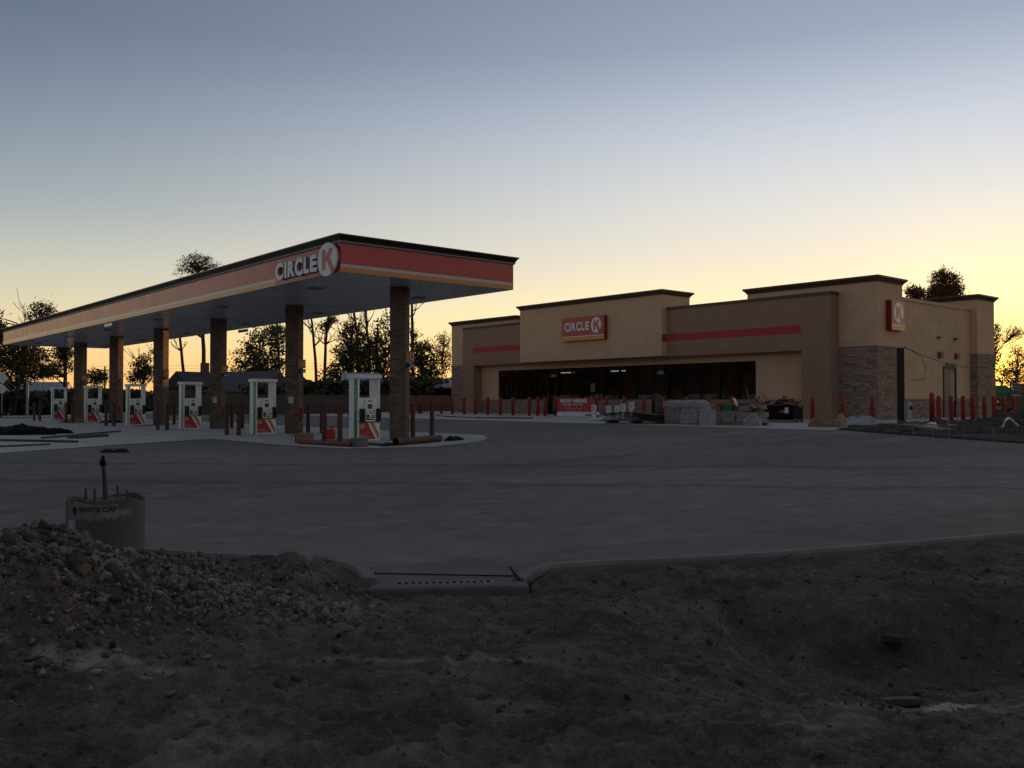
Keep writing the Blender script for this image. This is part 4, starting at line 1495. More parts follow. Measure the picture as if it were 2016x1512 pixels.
# long side wall of seamed panels between the corner block and the rear pier
YS = 22.05
sb(45.001, 54.18, YS + 0.012, YS + 0.3, 1.40, 6.62).build('side_wall', M['brown'], store)
cols = [45.004, 47.0, 49.1, 51.6, 54.17]
rows = [1.46, 2.55, 3.3, 4.1, 4.9, 5.75, 6.62]
DX0, DX1, DZ1 = 50.55, 52.2, 3.3
for a, b in zip(cols, cols[1:]):
    for c, d in zip(rows, rows[1:]):
        parts = [(a, b)]
        if d <= DZ1 + 0.01:
            parts = [(max(a, p0), min(b, p1)) for p0, p1 in ((0, DX0), (DX1, 99)) if min(b, p1) - max(a, p0) > 0.05]
        for p0, p1 in parts:
            sb(p0 + 0.006, p1 - 0.006, YS, YS + 0.011, c + 0.005, d - 0.005).build('wall_panel', M['tan_side'], store)
sb(45.001, 54.17, YS - 0.06, YS + 0.32, 6.622, 6.80).build('parapet_cap', M['tan_side'], store)
sb(45.001, DX0 - 0.06, YS + 0.01, YS + 0.3, FZ, 1.399).build('base_wall', M['stoneback'], store)
sb(DX1 + 0.06, 54.17, YS + 0.01, YS + 0.3, FZ, 1.399).build('base_wall', M['stoneback'], store)
stone_face('stone_veneer', YS + 0.01, 45.0, DX0 - 0.06, FZ, 1.38, 'y', -1, 7)
stone_face('stone_veneer', YS + 0.01, DX1 + 0.06, 54.17, FZ, 1.38, 'y', -1, 8)
sb(45.002, 54.168, YS - 0.03, YS + 0.009, 1.382, 1.44).build('base_cap', M['brown'], store)
dr = link('side_door', None, store, (51.37 + sx, YS + sy, 0))
MB().box(-0.82, -0.74, -0.05, 0.25, FZ, 3.29).box(0.74, 0.82, -0.05, 0.25, FZ, 3.29).box(-0.739, 0.739, -0.049, 0.25, 3.2, 3.29).build('door_frame', M['green_dark'], dr)
MB().box(-0.735, -0.005, 0.02, 0.06, FZ + 0.02, 3.195).build('door_leaf', M['darksteel'], dr)
MB().box(0.005, 0.735, 0.02, 0.06, FZ + 0.02, 3.195).build('door_leaf', M['green_dark'], dr)
MB().box(0.16, 0.58, 0.012, 0.019, 1.3, 2.9).build('door_pane', M['greybox'], dr)
MB().box(-0.55, 0.7, -0.14, -0.06, 3.36, 3.46).build('door_hood', M['cornice'], dr)
for (x, z) in ((50.0, 4.86), (52.1, 4.87), (50.1, 3.88), (52.2, 3.89)):
    q = 0.16 if z < 4.5 else 0.05
    sb(x - 0.17, x + 0.17, YS - 0.16, YS - 0.002, z - q, z + q).build('wall_light', M['cornice'] if z > 4.5 else M['redpipe'], store)
# rear pier
sb(54.18, 56.6, YR, 24.6, ZB + 0.06, 7.32).build('rear_pier', M['tan'], store)
sb(54.22, 56.56, YR + 0.04, 24.5, FZ, ZB + 0.059).build('rear_pier_base', M['stoneback'], store)
sb(54.15, 56.63, YR - 0.03, 24.6, ZB, ZB + 0.058).build('base_cap', M['brown'], store)
stone_face('stone_veneer', YR, 54.18, 56.6, FZ, ZB, 'y', -1, 9)
stone_face('stone_veneer', 54.18, YR, YS, FZ, ZB, 'x', -1, 10)
moulding(54.18, 56.6, YR, 24.6, 7.55)
sb(56.3, 56.6, 24.6, YL, FZ, 6.8).build('rear_wall', M['tan'], store)
sb(45, 56.3, YL - 0.3, YL, FZ, 6.6).build('far_wall', M['tan'], store)
sb(45.0, 56.3, 22.4, 56.5, 6.0, 6.15).build('roof', M['roof_grey'], store)
hv = link('roof_unit', None, store, (53.4 + sx, 27.5 + sy, 6.15))
bevel(MB().box(-1.4, 1.0, -1.0, 1.2, 0, 1.35).build('casing', M['steel'], hv), 0.02)
MB().box(-1.41, -1.405, -0.8, 1.0, 0.2, 1.1).build('vent_grille', M['darksteel'], hv)
for y in (23.0, 22.4, 47.9):
    MB().box(-0.08, -0.03, -0.05, 0.05, 0.95, 1.12).build('outlet_box', M['greybox'], store, (XB + sx, y + sy, 0))

# store sign
ss = thing('store_sign', 'red box sign with white lettering and K emblem above the store entrance', 'sign', (XM, 40.6, 6.0))
W2 = 1.92
bevel(MB().box(-0.30, -0.002, -W2, W2, -0.75, 0.76).build('cabinet', M['sign_reddark'], ss), 0.01)
MB().box(-0.304, -0.30, -W2 + 0.02, W2 - 0.02, -0.46, 0.74).build('red_face', M['sign_red'], ss)
MB().box(-0.312, -0.30, -W2 + 0.01, W2 - 0.01, -0.50, -0.455).build('white_bar', M['sign_white'], ss)
MB().box(-0.306, -0.30, -W2 + 0.01, W2 - 0.01, -0.745, -0.505).build('orange_bar', M['sign_orange'], ss)
for ch, z0_, z1_ in (('C', 432, 588), ('I', 608, 656), ('R', 688, 808), ('C', 830, 990), ('L', 1010, 1110), ('E', 1135, 1255)):
    e = 0.015 if ch == 'C' else 0
    lettering('letter', ch, ss, M['sign_white'], (-0.304, W2 - (z0_ - 330) * 0.002733, -0.115 - e), (0, -1, 0), (z1_ - z0_) * 0.002733, 0.56 + 2 * e, 0.03, 0.05, M['sign_reddark'])
k_emblem(ss, (-0.304, W2 - (1483 - 330) * 0.002733, 0.16), (0, -1, 0), 0.45, 0.03, M['sign_white'], M['sign_red'], ry=0.50)

s2 = thing('wall_sign', 'small square red sign with a white K disc on the store corner block', 'sign', (43.95, YR, 5.66))
bevel(MB().box(-0.72, 0.66, -0.30, -0.002, -0.76, 0.76).build('cabinet', M['sign_reddark'], s2), 0.01)
MB().box(-0.70, 0.64, -0.304, -0.30, -0.46, 0.74).build('red_face', M['sign_red'], s2)
MB().box(-0.715, 0.65, -0.312, -0.30, -0.52, -0.465).build('white_bar', M['sign_white'], s2)
MB().box(-0.715, 0.65, -0.306, -0.30, -0.75, -0.525).build('orange_bar', M['sign_orange'], s2)
k_emblem(s2, (-0.03, -0.304, 0.14), (1, 0, 0), 0.52, 0.02, M['sign_white'], M['sign_red'], ry=0.52)

# red bollards
bm_prof = [(0.10, 0), (0.10, 1.10), (0.096, 1.14), (0.083, 1.175), (0.06, 1.2), (0.028, 1.212)]
bolm = MB().lathe(bm_prof, 18).mesh('bollard', M['bollard'], True)
FRONT = [58.53, 55.59, 54.33, 53.0, 51.72, 50.41, 49.03, 47.77, 46.45, 45.12, 43.83, 42.24, 41.44, 40.77, 39.75, 38.2, 37.17, 36.34, 35.52, 34.14, 32.69, 31.27, 29.75, 28.29, 26.83, 25.31, 23.87, 22.37, 20.87, 19.47, 18.24]


def nth(i):
    names = 'first second third fourth fifth sixth seventh eighth ninth tenth eleventh twelfth thirteenth fourteenth fifteenth sixteenth seventeenth eighteenth nineteenth twentieth'.split()
    if i < 20:
        return names[i]
    return ('twenty-' + names[i - 20]) if i < 29 else ('thirtieth' if i == 29 else 'thirty-' + names[i - 30])


for i, y in enumerate(FRONT):
    o = link('bollard', bolm, None, (37.6, y, ZG(37.6)))
    o.rotation_euler = (rnd.uniform(-.01, .01), rnd.uniform(-.01, .01), rnd.uniform(0, 6))
    tag(o, 'red domed bollard in the row before the store front, %s from the left' % nth(i), 'bollard', 'red bollards along the store front')
SIDE = [42.85, 44.17, 45.55, 46.71, 48.1, 49.31, 50.57, 51.88]
for i, x in enumerate(SIDE):
    o = link('bollard', bolm, None, (x, 18.9, ZG(x)))
    tag(o, 'red domed bollard in the row along the store side wall, %s from the left' % nth(i), 'bollard', 'red bollards along the store side')
o = link('bollard', bolm, None, (37.9, 17.0, 0.36))
o.scale = (1.05, 1.05, 1.12)
tag(o, 'tall red bollard standing alone before the side row, right of the meter post', 'bollard')

# ================================================================== UTILITY POST AND CABLES
up = thing('meter_post', 'dark timber post with a grey meter box at the store corner', 'utility post', (34.3, 16.6, 0.26))
bevel(MB().box(-0.10, 0.10, -0.10, 0.10, 0, 3.18).build('post', M['woodpost'], up), 0.012)
MB().tube([(0.02, -0.125, 0.1), (0.02, -0.125, 3.12), (0.03, -0.16, 3.22), (0.08, -0.22, 3.2)], 0.025, 8).build('conduit', M['darksteel'], up)
mbx = bevel(MB().box(-0.02, 0.28, -0.30, -0.13, 0.40, 1.05).build('meter_box', M['greybox'], up), 0.012)
MB().lathe([(0.085, 0), (0.085, 0.05), (0.06, 0.08)], 16, (0, 0, 0)).build('meter_glass', M['screen'], mbx, (0.18, -0.30, 0.84)).rotation_euler = (math.pi / 2, 0, 0)
MB().tube([(0.1, -0.15, 0.34), (0.1, -0.16, 0.0)], 0.025, 8).build('lower_conduit', M['greybox'], up)
A = Vector((34.4, 16.42, 3.45))
B = Vector((56.5, 21.55, 3.5))
pts = []
for k in range(15):
    q = A.lerp(B, k / 14)
    q.z -= 0.9 * 4 * (k / 14) * (1 - k / 14) * 0.45
    pts.append(q)
tag(MB().tube(pts, 0.014, 5).build('service_cable', M['rubber']), 'black service cable drooping from the meter post across the side wall', 'cable')
tag(MB().tube([A, A + Vector((0.35, -0.12, -0.15)), A + Vector((0.9, -0.2, -0.35)), A + Vector((1.05, -0.3, -0.8)), A + Vector((0.75, -0.3, -1.25)), A + Vector((0.1, -0.1, -1.3))], 0.011, 5).build('loose_cable', M['rubber']), 'loose black cable loop hanging beside the top of the meter post', 'cable')

# ================================================================== BEHIND: fence, houses, far things
fz = 0.34
fence = thing('timber_fence', 'weathered vertical board fence behind the pumps', 'fence', (35, 62.3, fz))
bmesh_cache = []
for q in range(3):
    bmesh_cache.append(MB().add([(0, 0, 0), (0.138, 0, 0), (0.138, 0.02, 0), (0, 0.02, 0), (0, 0, 1.43 + 0.02 * q), (0.138, 0, 1.43 + 0.015 * q), (0.138, 0.02, 1.43 + 0.015 * q), (0, 0.02, 1.43 + 0.02 * q)],
                                [(0, 3, 2, 1), (4, 5, 6, 7), (0, 1, 5, 4), (1, 2, 6, 5), (2, 3, 7, 6), (3, 0, 4, 7)]).mesh('board', M['wood']))
for k in range(172):
    link('board', bmesh_cache[rnd.randrange(3)], fence, (-14 + 0.147 * k, rnd.uniform(-0.006, 0.006), rnd.uniform(-0.015, 0.01)))
for z in (0.35, 1.05):
    MB().box(-14, 11.3, 0.03, 0.07, z, z + 0.09).build('rail', M['wood'], fence)
for k in range(11):
    MB().box(-14 + 2.4 * k, -13.9 + 2.4 * k, 0.071, 0.17, 0, 1.4).build('post', M['wood'], fence)


def house(name, label, x, y, rz, w, d, hw, hr, roof, wall, over=0.4, chimney=False):
    t = thing(name, label, 'house', (x, y, 0.2), rz)
    MB().box(-w / 2, w / 2, -d / 2, d / 2, 0, hw).build('wall', wall, t)
    a, b = w / 2 + over, d / 2 + over
    mb = MB().prism([(-b, hw - 0.12), (b, hw - 0.12), (b, hw), (0, hw + hr), (-b, hw)], -a, a, 'x')
    rf = mb.build('roof', roof, t)
    for s in (-1, 1):
        for k in range(int(w / 0.6)):
            xx = -w / 2 + 0.6 * k
            p0 = Vector((xx, s * b, hw + 0.01))
            p1 = Vector((xx, 0, hw + hr + 0.01))
            if roof is M['roof_blue']:
                MB().tube([p0, p1], 0.025, 4).build('roof_rib', roof, rf)
    for xx in (-w * 0.28, w * 0.22):
        wn = MB().box(xx - 0.5, xx + 0.5, -d / 2 - 0.04, -d / 2 - 0.001, 0.9, 2.1).build('window', M['house_wall'], t)
        MB().box(xx - 0.43, xx + 0.43, -d / 2 - 0.05, -d / 2 - 0.041, 0.97, 2.03).build('pane', M['screen'], wn)
    if chimney:
        MB().box(-0.35, 0.35, -0.3, 0.3, hw + hr - 0.6, hw + hr + 1.0).build('chimney', M['house_brown'], rf)
    return t


RZ = HEAD - math.pi / 2
house('house', 'low house with a pale blue metal roof behind the fence', 43.7, 73.0, RZ + 0.08, 2.7, 4, 2.0, 1.75, M['roof_blue'], M['house_brown'])
house('house', 'house with a dull grey roof behind the second fuel pump', 36.0, 80.0, RZ - 0.25, 5.2, 5, 2.0, 1.9, M['roof_grey'], M['house_wall'])
house('house', 'distant house with a grey roof at the far left under the trees', 23.0, 104.0, RZ + 0.2, 5.5, 5, 1.5, 1.6, M['roof_blue'], M['house_brown'])
house('house', 'dark gabled house with a chimney beyond the third fuel pump', 37.2, 94.5, RZ + 0.9, 6, 4.5, 2.6, 1.6, M['roof_dark'], M['house_brown'], chimney=True)
house('shed', 'long low dark shed beyond the right end of the store', 101, 34.0, 0.35, 16, 7, 1.8, 1.5, M['roof_dark'], M['house_brown'])['category'] = 'shed'
gz = thing('open_shelter', 'small open shelter with a pale hipped roof beside the store', 'shelter', (48.4, 65.0, 0.38), 0.2)
MB().add([(-2, -2, 2.05), (2, -2, 2.05), (2, 2, 2.05), (-2, 2, 2.05), (-2, -2, 2.2), (2, -2, 2.2), (2, 2, 2.2), (-2, 2, 2.2), (0, 0, 3.1)],
         [(0, 3, 2, 1), (0, 1, 5, 4), (1, 2, 6, 5), (2, 3, 7, 6), (3, 0, 4, 7), (4, 5, 8), (5, 6, 8), (6, 7, 8), (7, 4, 8)]).build('roof', M['roof_blue'], gz)
for a in (-1.8, 1.8):
    for b in (-1.8, 1.8):
        MB().box(a - 0.06, a + 0.06, b - 0.06, b + 0.06, 0, 2.049).build('post', M['house_wall'], gz)

# picnic tables
def picnic(x, y, rz, label):
    t = thing('picnic_table', label, 'table', (x, y, ZG(x) + 0.02), rz, 'red picnic tables by the fence')
    for k in range(5):
        MB().box(-0.95, 0.95, -0.37 + 0.15 * k, -0.235 + 0.15 * k, 0.74, 0.775).build('top_plank', M['red_table'], t)
    for s in (-1, 1):
        MB().box(-0.95, 0.95, s * 0.72 - 0.13, s * 0.72 + 0.13, 0.43, 0.465).build('bench', M['red_table'], t)
        MB().tube([(s * 0.6, 0, 0.739), (s * 0.6, 0, 0.05)], 0.05, 8).build('pedestal', M['darksteel'], t)
        MB().tube([(s * 0.6, -0.72, 0.43), (s * 0.6, -0.6, 0.10), (s * 0.6, 0, 0.06), (s * 0.6, 0.6, 0.10), (s * 0.6, 0.72, 0.43)], 0.03, 6).build('bench_support', M['darksteel'], t)
        for q in (-1, 1):
            MB().tube([(s * 0.75, q * 0.72, 0.43), (s * 0.75, q * 0.72, 0.0)], 0.03, 6).build('bench_leg', M['darksteel'], t)


picnic(33.6, 58.6, 0.3, 'red picnic table seen left of the nearest fuel pump')
picnic(36.4, 53.6, 0.15, 'red picnic table seen right of the nearest column')

# utility pole and wires far left
po = thing('utility_pole', 'distant utility pole with a crossarm between the far columns', 'utility pole', (40.8, 142.8, 0))
MB().tube([(0, 0, 0), (0, 0, 6.5)], [0.16, 0.11], 8).build('pole', M['woodpost'], po)
MB().obox((0, 0, 5.9), (1.9, 0.12, 0.14), Matrix.Rotation(RZ, 3, 'Z')).build('crossarm', M['woodpost'], po)
for k, zz in enumerate((6.05, 6.5, 5.7)):
    a = Vector((40.8, 142.8, zz)) - RT * 70
    b = Vector((40.8, 142.8, zz)) + RT * 60
    pts = [a.lerp(b, q / 16) + Vector((0, 0, 1.2 * ((q / 8 - 1) ** 2))) for q in range(17)]
    tag(MB().tube(pts, 0.014, 4).build('power_line', M['rubber']), 'thin power line across the far sky, %s of three' % ('middle', 'highest', 'lowest')[k], 'power line')

# left edge: road signs, grey post, trailer
rs = thing('road_sign', 'back of a diamond and a round road sign at the left edge', 'road sign', (15.0, 79.3, 0.0), RZ)
MB().tube([(0, 0, 0), (0, 0, 3.5)], 0.04, 8).build('post', M['steel'], rs)
MB().prism([(0.08, 2.64), (0.55, 3.12), (0.08, 3.58), (-0.42, 3.12)], -0.06, -0.045, 'y').build('diamond_plate', M['sign_white'], rs)
MB().prism([(0.35 * math.cos(a * math.pi / 10), 2.62 - 0.36 + 0.35 * math.sin(a * math.pi / 10)) for a in range(20)], -0.062, -0.047, 'y').build('round_plate', M['sign_white'], rs)
tag(MB().tube([(17.0, 80.2, 0), (17.0, 80.2, 1.6), (17.0, 80.2, 3.2)], [0.11, 0.10, 0.09], 10).build('grey_post', M['greybox']), 'plain grey post under the trees at the far left', 'post')
tr = thing('box_trailer', 'grey box trailer cut by the left edge', 'trailer', (13.0, 76.0, 0.0), RZ)
bevel(MB().box(-1.2, 0.95, -0.8, 0.8, 0.42, 1.22).build('box', M['greybox'], tr), 0.06)
for s in (-1, 1):
    wl = MB().lathe([(0.30, -0.09), (0.33, -0.06), (0.33, 0.06), (0.30, 0.09)], 18).build('tyre', M['rubber'], tr, (0.72, s * 0.86, 0.33))
    wl.rotation_euler = (math.pi / 2, 0, 0)
    MB().lathe([(0.16, -0.095), (0.16, 0.095)], 14).build('rim', M['steel'], wl)
MB().tube([(0.95, 0, 0.45), (2.0, 0, 0.42)], 0.04, 6).build('drawbar', M['darksteel'], tr)

# right edge: green machine frame, dark bin
gm = thing('green_lift', 'green wheeled lift frame with pipes and hoses behind the side bollards', 'machine', (59.2, 22.6, 0.4), RZ + 0.15)
for a in (-0.75, 0.75):
    for b in (-0.4, 0.4):
        MB().box(a - 0.04, a + 0.04, b - 0.04, b + 0.04, 0.3, 2.15).build('upright', M['green_paint'], gm)
for b in (-0.4, 0.4):
    MB().box(-0.9, 0.2, b - 0.05, b + 0.05, 2.151, 2.24).build('top_rail', M['green_dark'], gm)
    for k in range(4):
        MB().box(-0.70, 0.70, b - 0.03, b + 0.03, 0.55 + 0.28 * k, 0.60 + 0.28 * k).build('rung', M['green_paint'], gm)
bevel(MB().box(-0.1, 0.55, -0.36, 0.36, 1.0, 1.9).build('engine_cover', M['green_paint'], gm), 0.04)
MB().box(0.7, 1.5, -0.35, 0.35, 1.25, 1.32).build('deck', M['steel'], gm)
for k in range(3):
    MB().tube([(0.6, -0.3, 1.5 + 0.2 * k), (1.0, -0.35, 1.62 + 0.2 * k), (1.6, -0.2, 1.55 + 0.22 * k)], 0.05, 6).build('boom_pipe', M['steel'], gm)
bevel(MB().box(-0.9, 0.9, -0.5, 0.5, 0.28, 0.5).build('chassis', M['darksteel'], gm), 0.03)
for a in (-0.65, 0.65):
    for b in (-0.55, 0.55):
        wl = MB().lathe([(0.24, -0.1), (0.27, -0.07), (0.27, 0.07), (0.24, 0.1)], 16).build('wheel', M['rubber'], gm, (a, b, 0.27))
        wl.rotation_euler = (math.pi / 2, 0, 0)
        MB().lathe([(0.13, -0.105), (0.13, 0.105)], 12).build('rim', M['greybox'], wl)
bn = thing('waste_container', 'dark green steel waste container cut by the right edge', 'container', (62.6, 21.4, 0.4), RZ)
bevel(MB().box(-1.1, 2.2, -0.9, 0.9, 0.1, 1.95).build('body', M['green_dark'], bn), 0.03)
for k in range(5):
    MB().box(-1.0 + 0.7 * k, -0.9 + 0.7 * k, -0.96, -0.901, 0.15, 1.9).build('rib', M['green_dark'], bn)
MB().box(-1.15, 2.25, -0.95, 0.95, 1.951, 2.04).build('lid', M['darksteel'], bn)

# ================================================================== TREES
def leaf_mesh(name, blobs, n, size, mt, seed, clump=0.42):
    """leaf quads gathered in clumps through several ellipsoids (a, z, ra, rz); a runs across the view"""
    r = np.random.default_rng(seed)
    vol = np.array([b[2] * b[2] * b[3] for b in blobs])
    pick = vol / vol.sum()
    nc = max(8, n // 14)
    which = r.choice(len(blobs), nc, p=pick)
    d = r.normal(size=(nc, 3))
    d /= np.linalg.norm(d, axis=1)[:, None]
    rad = 0.35 + 0.65 * r.random(nc) ** 0.5
    Bm = np.array(blobs)
    cen = np.zeros((nc, 3))
    cen[:, 0] = Bm[which, 0] + d[:, 0] * rad * Bm[which, 2]
    cen[:, 1] = d[:, 1] * rad * Bm[which, 2]
    cen[:, 2] = Bm[which, 1] + d[:, 2] * rad * Bm[which, 3]
    ci = r.integers(0, nc, n)
    csz = clump * (0.5 + r.random(nc))
    P = cen[ci] + r.normal(size=(n, 3)) * csz[ci][:, None] * np.array([0.62, 0.62, 0.45])
    u = r.normal(size=(n, 3)); u /= np.linalg.norm(u, axis=1)[:, None]
    w = np.cross(u, r.normal(size=(n, 3))); w /= np.linalg.norm(w, axis=1)[:, None]
    s = size * (0.5 + 0.9 * r.random(n))[:, None]
    a = u * s * 0.62
    b = w * s * 0.34
    V = np.stack([P - a, P + b, P + a, P - b], 1)
    # local axes: first across the view, second into it
    W = np.zeros_like(V)
    W[..., 0] = V[..., 0] * RT.x + V[..., 1] * FW.x
    W[..., 1] = V[..., 0] * RT.y + V[..., 1] * FW.y
    W[..., 2] = V[..., 2]
    me = bpy.data.meshes.new(name)
    me.vertices.add(n * 4)
    me.vertices.foreach_set('co', W.reshape(-1).astype(np.float32))
    me.loops.add(n * 4)
    me.loops.foreach_set('vertex_index', np.arange(n * 4, dtype=np.int32))
    me.polygons.add(n)
    me.polygons.foreach_set('loop_start', np.arange(0, n * 4, 4, dtype=np.int32))
    me.update()
    me.materials.append(mt)
    return me, cen


def local(a, b, z):
    return Vector((a * RT.x + b * FW.x, a * RT.y + b * FW.y, z))


def bough(mb, p, d, L, r, depth, rr):
    pts = [p]
    q = p.copy()
    dd = d.copy()
    for k in range(4):
        dd = (dd + Vector((rr.uniform(-.25, .25), rr.uniform(-.25, .25), rr.uniform(-.05, .28)))).normalized()
        q = q + dd * L / 4
        pts.append(q)
        if depth > 0 and k > 0 and rr.random() < 0.85:
            sd = (dd + Vector((rr.uniform(-1, 1), rr.uniform(-1, 1), rr.uniform(0, .6)))).normalized()
            bough(mb, q, sd, L * rr.uniform(.35, .6), r * 0.5, depth - 1, rr)
    mb.tube(pts, [r, r * .8, r * .6, r * .42, r * .25], 5, False)


def tree(name, label, x, y, blobs, trunk, leaf, n, bare, mt, seed, tr=0.24, clump=0.42, group=None):
    rr = random.Random(seed)
    t = thing(name, label, 'tree', (x, y, 0.1), 0, group)
    mb = MB()
    pts = [local(trunk[0][0], 0, -0.1)] + [local(a, 0, z) for a, z in trunk]
    fine = []
    for a, b in zip(pts, pts[1:]):
        for k in range(3):
            fine.append(a.lerp(b, k / 3) + Vector((rr.uniform(-.04, .04), rr.uniform(-.04, .04), 0)))
    fine.append(pts[-1])
    m = len(fine)
    mb.tube(fine, [tr * (1 - 0.72 * k / (m - 1)) for k in range(m)], 8)
    ztop = pts[-1].z
    for k in range(bare):
        f = rr.uniform(0.5, 0.98)
        p = fine[int(f * (m - 1))]
        ang = rr.uniform(0, 6.28)
        bough(mb, p, Vector((math.cos(ang), math.sin(ang), rr.uniform(.25, .9))).normalized(), rr.uniform(1.0, 2.6), tr * 0.34, 2, rr)
    if blobs and n:
        me, cen = leaf_mesh('crown', blobs, n, leaf, mt, seed, clump)
        link('crown', me, t)
        for k in rr.sample(range(len(cen)), min(len(cen), 22)):
            c = cen[k]
            e = local(c[0], c[1], c[2])
            zz = max(pts[1].z, min(ztop, e.z - rr.uniform(0.3, 1.4)))
            s = min(fine, key=lambda q: abs(q.z - zz))
            midp = s.lerp(e, 0.5) + Vector((rr.uniform(-.2, .2), rr.uniform(-.2, .2), rr.uniform(-.1, .3)))
            mb.tube([s, midp, e], [tr * .3, tr * .2, 0.02], 5, False)
    mb.build('trunk', M['bark'], t, smooth=True)
    return t


